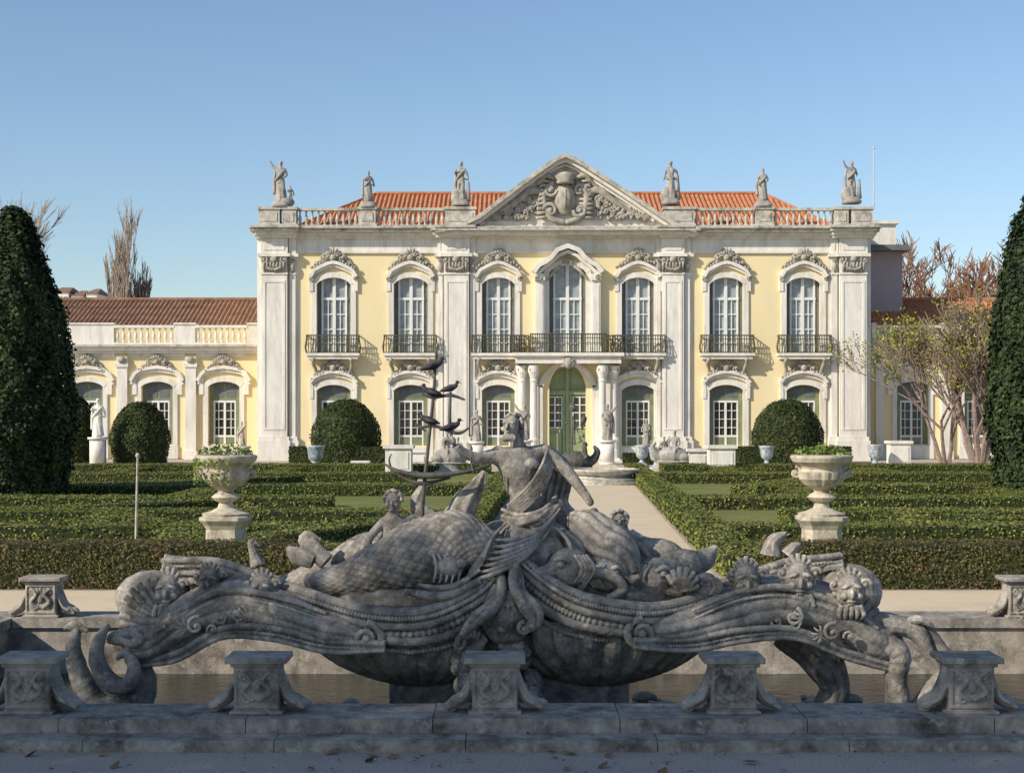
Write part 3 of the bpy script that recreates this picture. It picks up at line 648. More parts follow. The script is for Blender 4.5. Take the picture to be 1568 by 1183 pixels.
# ================================================================= POOL
bs=empty('fountain_basin'); b=MB()
def cope(x0,x1,y0,y1,ztop=.22,th=.12,m=0): 
    o=random.uniform(-.004,.004); b.box(x0,x1,y0+o,y1,ztop-th,ztop+o*.7,m)
n=9
xs=[PX0-.7+(PX1-PX0+1.4)*i/n for i in range(n+1)]
for i in range(n):
    cope(xs[i]+.004,xs[i+1]-.004,13.62,14.36)
    b.box(xs[i]+.3,xs[i+1]+.292,13.3,13.66,-.02,.10)
b.box(PX0-.7,PX1+.7,13.66,14.32,-.9,.1)
b.box(PX0-.7,PX0,14.32,20.9,-.9,.10);b.box(PX1,PX1+.7,14.32,20.9,-.9,.10);b.box(PX0,PX1,20.25,20.9,-.9,.10)
m_=11
for i in range(m_):
    y0=14.37+i*(20.95-14.37)/m_; y1=14.37+(i+1)*(20.95-14.37)/m_-.006
    cope(PX0-.75,PX0+.04,y0+.005,y1);cope(PX1-.04,PX1+.75,y0+.005,y1)
for i in range(n):
    a=PX0+.05+(PX1-PX0-.1)*i/n; cope(a+.004,a+(PX1-PX0-.1)/n-.004,20.2,20.95)
b.box(PX0,PX1,PY0,PY1,-.9,-.75)
b.obj('basin_walls',['stone2'],bs)
w=MB(); w.box(PX0+.001,PX1-.001,PY0+.001,PY1-.001,-.74,-.50); w.obj('pool_water',['water'],bs)
rk=MB()
for k in range(110):
    x=random.uniform(-3.8,4.2); y=random.uniform(15.4,18.6); r=random.uniform(.03,.13)
    rk.ell((x,y,-.49),(r*1.6,r,r*random.uniform(.5,.9)),0,6,(random.random()*3,'Z'))
rk.obj('pool_rocks',['stone2'],None,True,.03)
def pedestal(x,y,z=.221,h=.50):
    m=MB()
    m.box(x-.20,x+.20,y-.16,y+.16,z+.03,z+h-.085); m.box(x-.235,x+.235,y-.20,y+.20,z,z+.03)
    m.box(x-.225,x+.225,y-.185,y+.185,z+h-.085,z+h-.05);m.box(x-.27,x+.27,y-.225,y+.225,z+h-.05,z+h)
    for q in(-1,1):
        m.tube([(x+q*.17,y,z+h-.13),(x+q*.20,y,z+h*.55),(x+q*.26,y,z+h*.28),(x+q*.34,y,z+.09),(x+q*.42,y,z+.045)],[(.045,.13),(.05,.13),(.055,.13),(.06,.13),(.035,.13)],10,0,16)
        m.spiral((x+q*.40,y-.05,z+.06),.05,1.2,.03,0,q,6)
        m.tube([(x+q*.18,y-.13,z+h-.13),(x+q*.21,y-.135,z+h*.55),(x+q*.27,y-.135,z+h*.28),(x+q*.35,y-.135,z+.09)],[.018]*4,6,0,14)
    for q in(-1,1):
        m.tube([(x+q*.02,y-.165,z+.12),(x+q*.12,y-.18,z+.2),(x+q*.05,y-.18,z+.3),(x+q*.13,y-.17,z+.37)],[.02,.028,.024,.015],6,0,10)
        m.spiral((x+q*.1,y-.165,z+.14),.05,1.3,.016,0,q,5);m.spiral((x+q*.1,y-.165,z+.33),.045,1.3,.014,2,-q,5)
        m.box(x+q*.18-.012,x+q*.18+.012,y-.175,y-.15,z+.05,z+h-.1)
    m.box(x-.17,x+.17,y-.175,y-.15,z+h-.125,z+h-.1);m.box(x-.17,x+.17,y-.175,y-.15,z+.05,z+.075)
    m.ell((x,y-.165,z+.24),(.045,.03,.06),0,10);m.fan((x,y-.15,z+.3),.1,.3,2.84,5,.016,0,.25);m.fan((x,y-.15,z+.2),.09,-.3,-2.84,5,.014,0,.25)
    m.obj('stone_pedestal',['stone2'],None,True,.007)
for u in(50,397,758,1120,1480): pedestal((u-CX)*14/FL,14.0)
for x,y in((-6.1,20.45),(6.62,20.4),(-6.65,14.0),(6.4,14)): pedestal(x,y,.221,.52)
# ================================================================= NEPTUNE FOUNTAIN SCULPTURE
Y0=16.7
def S(u,v,dy=0): return site(u,v,Y0+dy)
fo=empty('neptune_fountain')
m=MB()
def hull(uc,half,vt,vb,dy,sg):
    n=128;K=18
    c=S(uc,vt,dy); hw=half*(Y0+dy)/FL; dp=.95; ht=(vb-vt)*(Y0+dy)/FL
    v=[];f=[]
    for k in range(K+1):
        t=k/K; rr=math.sin(t*math.pi/2)**.6 if k else .02
        for i in range(n):
            a=2*math.pi*i/n; g=1-.08*(1-abs(math.sin(a*14)))*(t<.93)
            v.append((c.x+hw*rr*g*math.cos(a),c.y+dp*rr*g*math.sin(a),c.z-ht*(1-t)**.8))
    for k in range(K):
        for i in range(n): j=(i+1)%n; f.append((k*n+i,k*n+j,k*n+n+j,k*n+n+i))
    f.append(tuple(range(n-1,-1,-1)));f.append(tuple(range(K*n,K*n+n)))
    m.add(v,f)
hull(645,185,935,1050,-.1,1); hull(915,185,935,1050,-.1,1)
def path(pts,rads,n=14,res=60,mod=None): m.tube([S(*p) for p in pts],rads,n,0,res,mod)
LR=[(248,858,.1),(330,860,-.1),(400,884,-.3),(470,908,-.7),(560,934,-1.0),(650,936,-1.1),(725,905,-1.05),(765,868,-.9)]
RR=[(1290,850,.1),(1200,862,-.1),(1130,890,-.3),(1060,918,-.7),(990,930,-1.0),(900,916,-1.1),(845,890,-1.05),(795,850,-.9)]
bead=lambda N,a: (lambda t,th: 1-a+a*2*abs(math.sin(math.pi*N*t)))
for P_ in(LR,RR):
    path(P_,[.03,.05,.055,.06,.06,.06,.055,.03],12,100)
    path([(u,v+9,d-.07) for u,v,d in P_],[.014,.020,.022,.022,.022,.022,.02,.014],8,420,bead(125,.3))
    path([(u,v+19,d-.03) for u,v,d in P_],[.03,.04,.045,.05,.05,.05,.045,.03],10,100)
    path([(u,v+31,d) for u,v,d in P_],[(.04,.03)]*8,10,420,bead(64,.22))
path([(470,950,-.62),(560,972,-.97),(640,980,-1.07),(720,955,-1.0),(775,905,-.8)],[(.06,.06)]*5,12,90)
path([(1075,950,-.62),(990,966,-.97),(905,960,-1.07),(840,935,-1.0),(785,890,-.8)],[(.06,.06)]*5,12,90)
path([(480,964,-.6),(560,988,-.90),(640,997,-1.0),(720,975,-.95),(770,930,-.8)],[.022]*5,8,300,bead(60,.3))
path([(1070,964,-.6),(990,981,-.90),(905,977,-1.0),(840,955,-.95),(790,910,-.8)],[.022]*5,8,300,bead(60,.3))
fl=lambda t,th: 1+.07*abs(math.cos(5*th))-.03
path([(200,992,-.35),(240,985,-.4),(300,945,-.35),(370,925,-.4),(440,940,-.5),(510,962,-.75),(575,975,-.9)],[(.16,.2),(.20,.3),(.27,.36),(.30,.4),(.27,.4),(.20,.34),(.12,.2)],60,120,fl)
path([(1370,1000,-.35),(1320,975,-.4),(1255,935,-.35),(1180,925,-.4),(1110,940,-.5),(1040,960,-.75),(965,970,-.9)],[(.18,.2),(.25,.3),(.30,.36),(.30,.4),(.27,.4),(.20,.34),(.12,.2)],60,120,fl)
for (u,v,q) in((562,978,1),(983,970,-1)): 
    m.spiral(S(u,v,-1.08),.17,1.8,.045,math.pi/2,-q,8); m.ell(S(u,v,-1.08),(.05,.06,.05),0,10)
for k,o in enumerate((0,18,34)):
    r=(.035,.018,.028)[k]; bb_=bead(110,.3) if k==1 else None
    path([(205,1012+o*.2,-.55),(270,1000+o*.3,-.68),(340,962+o*.4,-.78),(420,962+o*.5,-.92),(500,980+o*.5,-1.05),(590,985+o*.3,-1.12)],[r]*6,8,330 if bb_ else 70,bb_)
    path([(1380,1022+o*.2,-.55),(1300,998+o*.3,-.68),(1220,964+o*.4,-.78),(1140,964+o*.5,-.92),(1060,978+o*.5,-1.05),(970,980+o*.3,-1.12)],[r]*6,8,330 if bb_ else 70,bb_)
for P_ in([(215,965,-.62),(275,935,-.66),(340,905,-.72),(420,912,-.82),(500,938,-.98)],[(1345,962,-.62),(1285,925,-.66),(1210,900,-.72),(1135,905,-.82),(1060,935,-.98)]):
    path(P_,[.022,.035,.04,.035,.02],8,60)
    path([(u,v+13,d-.03) for u,v,d in P_],[.012,.016,.02,.016,.012],8,260,bead(80,.3))
for u,v,q in((300,958,1),(365,940,-1),(430,940,1),(1085,948,-1),(1150,938,1),(1215,944,-1),(1275,968,1)):
    c=S(u,v,-.80); m.spiral(c,.10,1.3,.024,1.2,q,6); m.spiral(c+Vector((q*.17,.0,-.04)),.06,1.2,.018,3.5,-q,6)
    m.fan(c+Vector((-q*.10,0,-.02)),.13,1.9,4.2,5,.014,0,.2)
# left end
m.ell(S(235,915,.1),(.42,.4,.30)); m.fan(S(262,960,-.30),.58,1.35,3.4,13,.045,0,.15,7)
path([(160,975,-.4),(190,975,-.55),(240,965,-.6),(290,935,-.6)],[.05,.09,.11,.06],12,30)
path([(200,945,-.55),(235,952,-.62),(275,945,-.66),(300,925,-.66)],[.03,.05,.06,.02],10,30)
path([(122,958,-.5),(112,985,-.5),(118,1020,-.5),(132,1055,-.5),(155,1088,-.5)],[.03,.075,.10,.12,.15],24,60,lambda t,th:1+.05*abs(math.sin(30*t)))
path([(98,962,-.5),(115,958,-.5),(135,966,-.52)],[(.02,.02),(.06,.03),(.02,.02)],8,12)
path([(165,955,-.6),(150,985,-.62),(150,1015,-.64),(170,1045,-.66),(196,1048,-.68),(205,1020,-.72),(190,1000,-.72),(178,1010,-.75)],[.03,.07,.09,.10,.09,.07,.045,.02],14,60)
path([(200,965,-.6),(215,975,-.65),(200,985,-.68),(180,975,-.68)],[.06,.07,.05,.03],10,20)
path([(105,1100,-.5),(150,1092,-.55),(205,1080,-.5),(222,1045,-.45),(205,1005,-.4)],[.16,.17,.15,.12,.1],24,60,lambda t,th:1+.05*abs(math.sin(30*t)))
# right end
m.ell(S(1300,905,.1),(.36,.4,.30)); m.fan(S(1280,985,-.45),.60,.2,2.3,13,.05,0,.2,7)
path([(1340,985,-.5),(1375,1000,-.55),(1372,1040,-.55),(1378,1100,-.55)],[.14,.12,.11,.15],24,60,lambda t,th:1+.06*abs(math.sin(26*t)))
path([(1400,945,-.4),(1430,980,-.4),(1450,1020,-.45),(1425,1060,-.5),(1400,1100,-.5)],[.03,.08,.09,.10,.15],14,30)
path([(1310,960,-.45),(1350,955,-.45),(1400,965,-.45),(1425,1000,-.5)],[.12,.13,.1,.05],12,30)
path([(1380,955,-.5),(1405,948,-.5),(1430,960,-.5)],[.02,.05,.02],8,12)
path([(1215,960,-.25),(1255,1005,-.25),(1278,1050,-.2),(1268,1085,-.2),(1255,1130,-.2)],[.26,.20,.15,.15,.22],40,60,lambda t,th:1+.10*abs(math.sin(5*th+4*t)))
def mask(u,v,dy,r,beard=True,shell=True):
    c=S(u,v,dy); 
    m.ell(c,(r,r*1.05,r*1.2),0,14)
    m.ell(c+Vector((0,-r*1.05,-r*.1)),(r*.18,r*.28,r*.36),0,8)
    for q in(-1,1):
        m.ell(c+Vector((q*r*.42,-r*.85,r*.42)),(r*.34,r*.26,r*.16),0,8,(q*.35,'Y'))
        m.ell(c+Vector((q*r*.42,-r*.80,r*.16)),(r*.17,r*.18,r*.12),0,6)
        m.ell(c+Vector((q*r*.48,-r*.78,-r*.25)),(r*.33,r*.28,r*.28),0,8)
        m.ell(c+Vector((q*r*1.0,-r*.1,0)),(r*.15,r*.25,r*.35),0,8)
        m.spiral(c+Vector((q*r*1.05,-r*.3,r*.5)),r*.4,1.2,r*.16,0,q,6)
    m.ell(c+Vector((0,-r*.88,-r*.58)),(r*.34,r*.2,r*.10),0,8);m.ell(c+Vector((0,-r*.8,-r*.76)),(r*.28,r*.2,r*.09),0,8)
    if beard:
        for k in range(5): m.tube([c+Vector(((k-2)*r*.3,-r*.7,-r*.85)),c+Vector(((k-2)*r*.42,-r*.75,-r*1.5)),c+Vector(((k-2)*r*.3,-r*.55,-r*1.9))],[r*.2,r*.2,r*.08],6,0,6)
    if shell: m.fan(c+Vector((0,0,r*.5)),r*1.25,.4,2.74,7,r*.2,0,.1,6)
mask(322,890,-.45,.125);mask(402,903,-.62,.135);mask(258,905,-.3,.15)
mask(1142,890,-.66,.15);mask(1222,888,-.6,.16);mask(1300,905,-.6,.15,True,True)
path([(250,862,.4),(330,872,.5),(420,895,.5),(480,915,.5)],[(.08,.5)]*4,10,20)
path([(1290,858,.4),(1200,872,.5),(1120,895,.5),(1070,915,.5)],[(.08,.5)]*4,10,20)
m.ell(S(700,905,0),(1.35,.85,.45),0,20);m.ell(S(900,905,0),(1.25,.85,.5),0,20);m.ell(S(785,880,0),(.7,.6,.6),0,16)
m.box(S(600,0).x,S(960,0).x,Y0-.35,Y0+.6,-.7,.3)
ribb=lambda t,th: 1+.08*abs(math.sin(36*t))
for o,r in((0,.05),(13,.03),(24,.04)):
    path([(765-o*.2,868+o,-.95),(768-o*.5,905+o*.6,-1.16),(752-o,935+o*.3,-1.22),(722-o*.4,958+o*.3,-1.22),(700,980+o*.2,-1.15)],[r*.8,r,r*1.1,r,r*.6],10,50,ribb)
    path([(792+o*.2,852+o,-.95),(786+o*.6,890+o*.6,-1.16),(800+o,925+o*.3,-1.22),(815+o*.3,950+o*.2,-1.22),(800,968,-1.2)],[r*.8,r,r*1.1,r,r*.6],10,50,ribb)
m.spiral(S(702,985,-1.18),.07,1.4,.026,1.5,-1,7); m.spiral(S(803,962,-1.22),.07,1.4,.026,1.5,1,7)
m.fan(S(778,905,-1.15),.22,3.6,5.8,7,.03,0,.25,6)
m.ell(S(775,935,-.95),(.28,.25,.35),0,14)
for k in range(26): m.ell(S(random.uniform(700,830),random.uniform(985,1075),random.uniform(-.95,-.6)),(random.uniform(.08,.17),.16,random.uniform(.07,.16)),0,8,(random.random()*3,'Y'))
path([(742,975,-1.0),(722,1000,-1.06),(712,1030,-1.0),(715,1090,-.9)],[.05,.08,.07,.1],14,40,ribb)
path([(768,985,-1.0),(785,1010,-1.06),(780,1045,-1.0),(795,1090,-.9)],[.05,.07,.06,.1],14,40,ribb)
m.fan(S(725,990,-1.05),.2,1.2,2.8,6,.028,0,.3,6)
def scl(k,j,a=.05): return lambda t,th: 1+a*(abs(math.sin(k*t+j*th)*math.sin(k*t-j*th))**.5)-.02
path([(470,888,-.1),(520,888,-.25),(580,872,-.45),(640,850,-.6),(695,835,-.65),(735,845,-.7),(755,875,-.75)],[(.07,.08),(.17,.18),(.27,.28),(.36,.34),(.36,.34),(.26,.28),(.12,.2)],160,330,scl(62,10,.045))
path([(500,860,-.1),(480,840,-.05),(470,825,0),(492,826,0)],[(.1,.06),(.09,.04),(.10,.03),(.02,.02)],8,20)
path([(480,860,-.1),(455,850,-.05),(440,838,0)],[(.08,.05),(.1,.03),(.03,.02)],8,14)
for k in range(5): path([(655+9*k,835,-.9),(668+9*k,862+2*k,-1.03),(664+9*k,892,-1.08)],[.012,.020,.010],6,12)
m.ell(S(688,868,-1.0),(.15,.10,.10),0,12);m.ell(S(706,862,-1.06),(.05,.05,.05),0,10)
path([(620,905,-1.0),(680,912,-1.1),(735,888,-1.05)],[.035,.05,.04],10,24)
path([(640,895,-1.0),(690,898,-1.1),(735,872,-1.05)],[.02,.03,.02],10,24)
path([(655,800,-.3),(640,770,-.2),(648,745,-.15),(640,735,-.1)],[.14,.08,.05,.02],14,20,lambda t,th:1+.1*math.cos(5*th))
path([(700,800,-.4),(712,770,-.4),(732,742,-.35),(742,722,-.3)],[.17,.13,.08,.03],30,30,lambda t,th:1+.12*math.cos(6*th+5*t))
path([(430,905,.4),(500,880,.4),(560,850,.3),(600,840,.2)],[.15,.2,.24,.2],64,120,scl(40,8,.04))
path([(395,865,.2),(388,845,.2),(385,828,.2),(398,836,.2)],[.09,.05,.04,.01],8,14)
def dolphin(u,v,dy,r,q=1):
    c=S(u,v,dy)
    m.ell(c,(r*1.1,r,r),0,14); m.tube([c+Vector((q*r*.5,-r*.2,0)),c+Vector((q*r*1.4,-r*.4,-r*.25)),c+Vector((q*r*1.9,-r*.4,-r*.05))],[r*.6,r*.35,r*.18],10,0,10)
    m.tube([c+Vector((q*r*.4,-r*.3,-r*.6)),c+Vector((q*r*1.2,-r*.45,-r*.75)),c+Vector((q*r*1.5,-r*.45,-r*.6))],[r*.35,r*.25,r*.1],8,0,8)
    m.ell(c+Vector((q*r*.45,-r*.9,r*.25)),(r*.2,r*.2,r*.2),0,8); m.tube([c+Vector((q*r*.05,-r*.9,r*.35)),c+Vector((q*r*.45,-r*1.0,r*.58)),c+Vector((q*r*.85,-r*.8,r*.4))],[r*.1,r*.16,r*.06],6,0,8)
    for k in range(4): m.tube([c+Vector((-q*r*(.2+.2*k),-r*.8,r*.7)),c+Vector((-q*r*(.6+.2*k),-r*.95,0)),c+Vector((-q*r*(.2+.2*k),-r*.8,-r*.7))],[r*.08,r*.12,r*.06],6,0,8)
dolphin(872,868,-.92,.20,-1);dolphin(1000,882,-.55,.20,1);dolphin(930,880,-.8,.17,1);dolphin(1080,895,-.6,.13,-1)
m.ell(S(925,845,-.3),(.34,.35,.36),0,18)
path([(885,905,-.95),(905,878,-1.0),(935,882,-1.0),(955,900,-.95),(930,915,-1)],[.04,.05,.06,.05,.03],10,30)
path([(960,915,-.6),(1000,890,-.5),(1040,870,-.3),(1075,858,-.1),(1095,838,0)],[(.15,.15),(.22,.22),(.2,.2),(.12,.12),(.04,.06)],64,140,scl(40,8,.04))
path([(1060,880,-.3),(1020,850,-.2),(985,845,-.1),(960,820,0)],[.1,.16,.17,.1],64,120,scl(36,7,.04))
path([(1180,850,.1),(1185,828,.1),(1205,815,.1)],[.12,.08,.02],8,14);path([(1205,850,.1),(1215,838,.1),(1225,832,.1)],[.1,.06,.02],8,12)
m.fan(S(1040,905,-.75),.26,.3,2.2,7,.035,0,.3,6)
# --- Neptune: twisting torso with sash, draped from the hips, arm out to the trident
def limb(pts,rads,edges=None,sub=2):
    E=edges or [(i,i+1) for i in range(len(pts)-1)]
    V,Fc=skin([S(*p) for p in pts],E,rads,sub); m.add(V,Fc)
N_=[(820,806,-.3),(808,776,-.28),(798,744,-.28),(795,712,-.26),(795,687,-.26),(790,672,-.28),(785,658,-.3),
    (763,696,-.36),(730,703,-.47),(706,690,-.55),(698,680,-.58),
    (833,690,-.16),(868,720,-.25),(897,758,-.4),(907,774,-.44),
    (798,815,-.35),(752,830,-.75),(742,880,-.8),(738,900,-.85),
    (840,815,-.3),(882,838,-.7),(890,880,-.75),(885,905,-.85)]
E=[(0,1),(1,2),(2,3),(3,4),(4,5),(5,6),(3,7),(7,8),(8,9),(9,10),(3,11),(11,12),(12,13),(13,14),(0,15),(15,16),(16,17),(17,18),(0,19),(19,20),(20,21),(21,22)]
limb(N_,[.20,.18,.18,.20,.10,.06,.065,.09,.068,.048,.038,.095,.072,.050,.040,.15,.12,.08,.05,.15,.12,.08,.05],E)
hc=S(783,652,-.33)
m.ell(hc,(.084,.105,.122),0,16,(.15,'Y'));m.tube([hc+Vector((-.035,-.09,.035)),hc+Vector((-.052,-.122,-.01)),hc+Vector((-.045,-.100,-.03))],[.01,.018,.013],8,0,8)
m.ell(hc+Vector((-.045,-.085,-.055)),(.030,.020,.009),0,8);m.ell(hc+Vector((-.045,-.08,-.071)),(.026,.02,.009),0,8);m.ell(hc+Vector((-.035,-.07,-.098)),(.032,.032,.022),0,8)
for q in(-1,1):
    m.ell(hc+Vector((-.035+q*.038,-.090,.040)),(.032,.020,.009),0,8); m.ell(hc+Vector((-.035+q*.036,-.086,.016)),(.014,.013,.009),0,6); m.ell(hc+Vector((-.03+q*.05,-.065,-.03)),(.03,.03,.03),0,8)
for k in range(60):
    a=random.uniform(-.5,3.3); p=hc+Vector((.092*math.cos(a)+.022,.035+random.uniform(-.07,.08),.038+.092*math.sin(a)))
    m.ell(p,(.024,.028,.020),0,6)
m.ell(hc+Vector((.085,.06,.03)),(.05,.05,.055),0,10)
for k in range(4): m.tube([hc+Vector((.07,.04,.03-.03*k)),hc+Vector((.115,.05,-.03-.03*k)),hc+Vector((.09,.06,-.10-.03*k))],[.022,.026,.01],6,0,12)
for k in range(9): m.tube([hc+Vector(((k-4)*.014-.03,-.075,-.09)),hc+Vector(((k-4)*.017-.033,-.085,-.125)),hc+Vector(((k-4)*.011-.025,-.07,-.165))],[.012,.015,.005],6,0,8)
for q,(u,v) in((-1,(780,711)),(1,(813,710))): m.ell(S(u,v,-.40),(.085,.055,.065),0,14)
m.ell(S(800,762,-.42),(.09,.05,.10),0,12)
# sash of gathered cloth from shoulder to hip
for k in range(6):
    path([(838+2*k,688+3*k,-.24),(828+2*k,716+4*k,-.42),(806+1*k,748+5*k,-.50),(776+1*k,774+4*k,-.44)],[.010,.020,.022,.012],7,30)
m.ell(S(763,695,-.34),(.088,.09,.09),0,12);m.ell(S(833,692,-.18),(.092,.09,.09),0,12)
def hand(c,dirs,L=.085,r=.0115):
    c=Vector(c); m.ell(c,(.04,.028,.045),0,8)
    for d,k in dirs:
        d=Vector(d).normalized(); a=c+d*.035; b1=a+d*L*.45*k; e=b1+(d*.6+Vector((0,-.3,-.6))).normalized()*L*.5*k
        m.tube([c,a,b1,e],[r*1.2,r*1.1,r,r*.75],6)
hand(S(693,675,-.6),[((-1,-.3,.5),.9),((-1,-.4,.2),1.05),((-1,-.4,-.1),1.1),((-.9,-.4,-.4),.85),((-.1,-.5,1),.75)])
hand(S(911,783,-.47),[((.9,-.3,-.6),.9),((.7,-.3,-.9),1.05),((.4,-.3,-1),1.05),((.1,-.3,-1),.85),((-.7,-.5,-.3),.75)])
fold=lambda t,th: 1+.14*abs(math.sin(6*th+3*t))-.05*math.cos(13*th)
path([(838,690,.0),(858,725,.05),(850,768,.05),(866,810,0),(895,850,0)],[(.07,.06),(.12,.09),(.13,.12),(.20,.2),(.22,.25)],60,70,fold)
def skirt():
    K=26;n=150;v=[];f=[]
    prof=[(0,812,785,-.28,.21,.20),(.3,812,812,-.34,.33,.33),(.6,812,845,-.42,.47,.46),(1.,815,905,-.45,.60,.50)]
    for k in range(K+1):
        t=k/K
        for i in range(len(prof)-1):
            if prof[i][0]<=t<=prof[i+1][0]+1e-9:
                a=(t-prof[i][0])/(prof[i+1][0]-prof[i][0]); a=a*a*(3-2*a)*.5+a*.5; P0=[prof[i][j]*(1-a)+prof[i+1][j]*a for j in range(1,6)]
        c=S(P0[0],P0[1],P0[2])
        for i in range(n):
            th=2*math.pi*i/n
            w=math.sin(th*9+5*t+1.5*math.sin(th*2))+.6*math.sin(th*15-7*t)+.4*math.sin(th*23+9*t)
            knee=.16*math.exp(-((math.cos(th)+.62)**2+(math.sin(th)+.78)**2)*5)*math.sin(min(1,t*1.25)*math.pi)+.16*math.exp(-((math.cos(th)-.62)**2+(math.sin(th)+.78)**2)*5)*math.sin(min(1,t*1.25)*math.pi)
            g=1+.095*t**.5*w*.6+knee*1.5
            v.append((c.x+P0[3]*g*math.cos(th),c.y+P0[4]*g*math.sin(th),c.z+.02*math.sin(th*5)))
    for k in range(K):
        for i in range(n): j=(i+1)%n; f.append((k*n+i,k*n+j,k*n+n+j,k*n+n+i))
    f.append(tuple(range(n-1,-1,-1)));f.append(tuple(range(K*n,K*n+n)))
    m.add(v,f)
skirt()
path([(770,790,-.38),(795,800,-.56),(832,792,-.56),(858,768,-.25)],[.04,.06,.06,.03],16,40,lambda t,th:1+.16*math.cos(4*th+14*t))
path([(768,779,-.38),(797,789,-.52),(832,781,-.50),(852,758,-.22)],[.02,.032,.032,.02],8,24)
for k in range(7):
    path([(858-3*k,778+6*k,-.45-.05*k),(830-5*k,808+8*k,-.80-.035*k),(790-6*k,825+9*k,-.92-.03*k),(756-5*k,826+10*k,-.90-.02*k)],[.010,.022,.026,.012],7,26)
for k in range(8): path([(775-4*k,800+5*k,-.62),(752-4*k,826+6*k,-.95),(738-4*k,866+4*k,-1.02)],[.010,.020,.008],6,16)
for k in range(8): path([(850+4*k,806+3*k,-.66),(872+4*k,832+5*k,-.95),(880+3*k,876+2*k,-1.02)],[.010,.022,.010],6,16)
# gathered cloth over the rock to the right
path([(880,795,-.3),(905,815,-.5),(935,845,-.6),(955,885,-.65)],[(.12,.12),(.22,.2),(.26,.24),(.2,.2)],90,70,lambda t,th:1+.12*abs(math.sin(6*th+5*t+math.sin(9*t)))-.04)
# --- child rising on the left, with fish tail
n1=[(592,842,-.3),(598,822,-.3),(600,802,-.3),(602,786,-.3),(602,772,-.32),(586,800,-.32),(566,822,-.4),(558,850,-.45),(618,800,-.3),(640,790,-.35),(655,800,-.4),(560,868,-.3),(520,880,-.3)]
limb(n1,[.12,.10,.115,.05,.06,.06,.045,.034,.06,.045,.034,.13,.10],[(0,1),(1,2),(2,3),(3,4),(2,5),(5,6),(6,7),(2,8),(8,9),(9,10),(0,11),(11,12)])
nh=S(602,768,-.34); m.ell(nh,(.088,.105,.115),0,14); m.ell(nh+Vector((-.01,-.105,-.015)),(.014,.022,.024),0,8); m.ell(nh+Vector((-.01,-.092,-.050)),(.026,.018,.009),0,8);m.ell(nh+Vector((-.01,-.078,-.08)),(.03,.03,.02),0,8)
for q in(-1,1): m.ell(nh+Vector((q*.036-.01,-.09,.028)),(.026,.016,.009),0,6);m.ell(nh+Vector((q*.045-.01,-.078,-.025)),(.028,.025,.028),0,6)
for k in range(50):
    a=random.uniform(-.4,3.5); m.ell(nh+Vector((.09*math.cos(a),random.uniform(-.05,.08),.03+.092*math.sin(a))),(.022,.026,.018),0,6)
for k in range(5): path([(585-6*k,835+6*k,-.5),(600-6*k,850+5*k,-.62),(625-6*k,850+6*k,-.6)],[.012,.02,.010],6,12)
# companion reclining on the right
n2=[(905,835,-.55),(925,820,-.5),(945,806,-.4),(955,795,-.35),(962,785,-.35),(930,800,-.5),(912,790,-.55),(905,778,-.5),(960,820,-.4),(985,840,-.5),(1000,862,-.55),(880,850,-.7),(862,870,-.85)]
limb(n2,[.12,.11,.12,.05,.05,.05,.04,.03,.05,.04,.03,.10,.07],[(0,1),(1,2),(2,3),(3,4),(2,5),(5,6),(6,7),(2,8),(8,9),(9,10),(0,11),(11,12)])
h2=S(948,798,-.42); m.ell(h2,(.08,.095,.1),0,12); m.ell(h2+Vector((0,-.1,0)),(.016,.024,.024),0,8);m.ell(h2+Vector((0,-.085,-.045)),(.028,.018,.009),0,8)
for q in(-1,1): m.ell(h2+Vector((q*.036,-.085,.03)),(.026,.016,.009),0,6)
for k in range(44):
    a=random.uniform(-.5,3.6); m.ell(h2+Vector((.083*math.cos(a),random.uniform(-.05,.07),.03+.085*math.sin(a))),(.022,.026,.018),0,6)
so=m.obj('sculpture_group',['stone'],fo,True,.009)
tx=bpy.data.textures.new('erosion','CLOUDS'); tx.noise_scale=.05; tx.noise_depth=3
dm=so.modifiers.new('wear','DISPLACE'); dm.texture=tx; dm.texture_coords='GLOBAL'; dm.strength=.009; dm.mid_level=.5
# trident
t=MB()
def tp(pts,rads,n=8,res=16): t.tube([S(*p) for p in pts],rads,n,0,res)
tp([(668,535,-.6),(664,600,-.6),(656,680,-.6),(648,760,-.6),(646,815,-.55)],[.010,.016,.018,.020,.024])
tp([(645,602,-.6),(662,608,-.6),(690,605,-.6),(712,612,-.6)],[.012,.018,.018,.01])
tp([(640,655,-.6),(665,652,-.6),(700,663,-.62),(718,655,-.6)],[.012,.018,.018,.01])
tp([(690,600,-.6),(689,640,-.6),(691,668,-.6)],[.012,.015,.016])
tp([(586,708,-.6),(612,722,-.62),(660,728,-.65),(712,722,-.6),(750,712,-.55)],[.008,.022,.035,.024,.010])
tp([(610,728,-.6),(645,740,-.6),(690,731,-.6)],[.01,.022,.012])
tp([(650,655,-.6),(636,650,-.6),(652,660,-.6)],[.01,.012,.01])
for u in(600,725): tp([(u,722,-.6),(u-4,704,-.6),(u,694,-.6)],[.014,.010,.004])
t.obj('trident',['bronze'],fo,True)
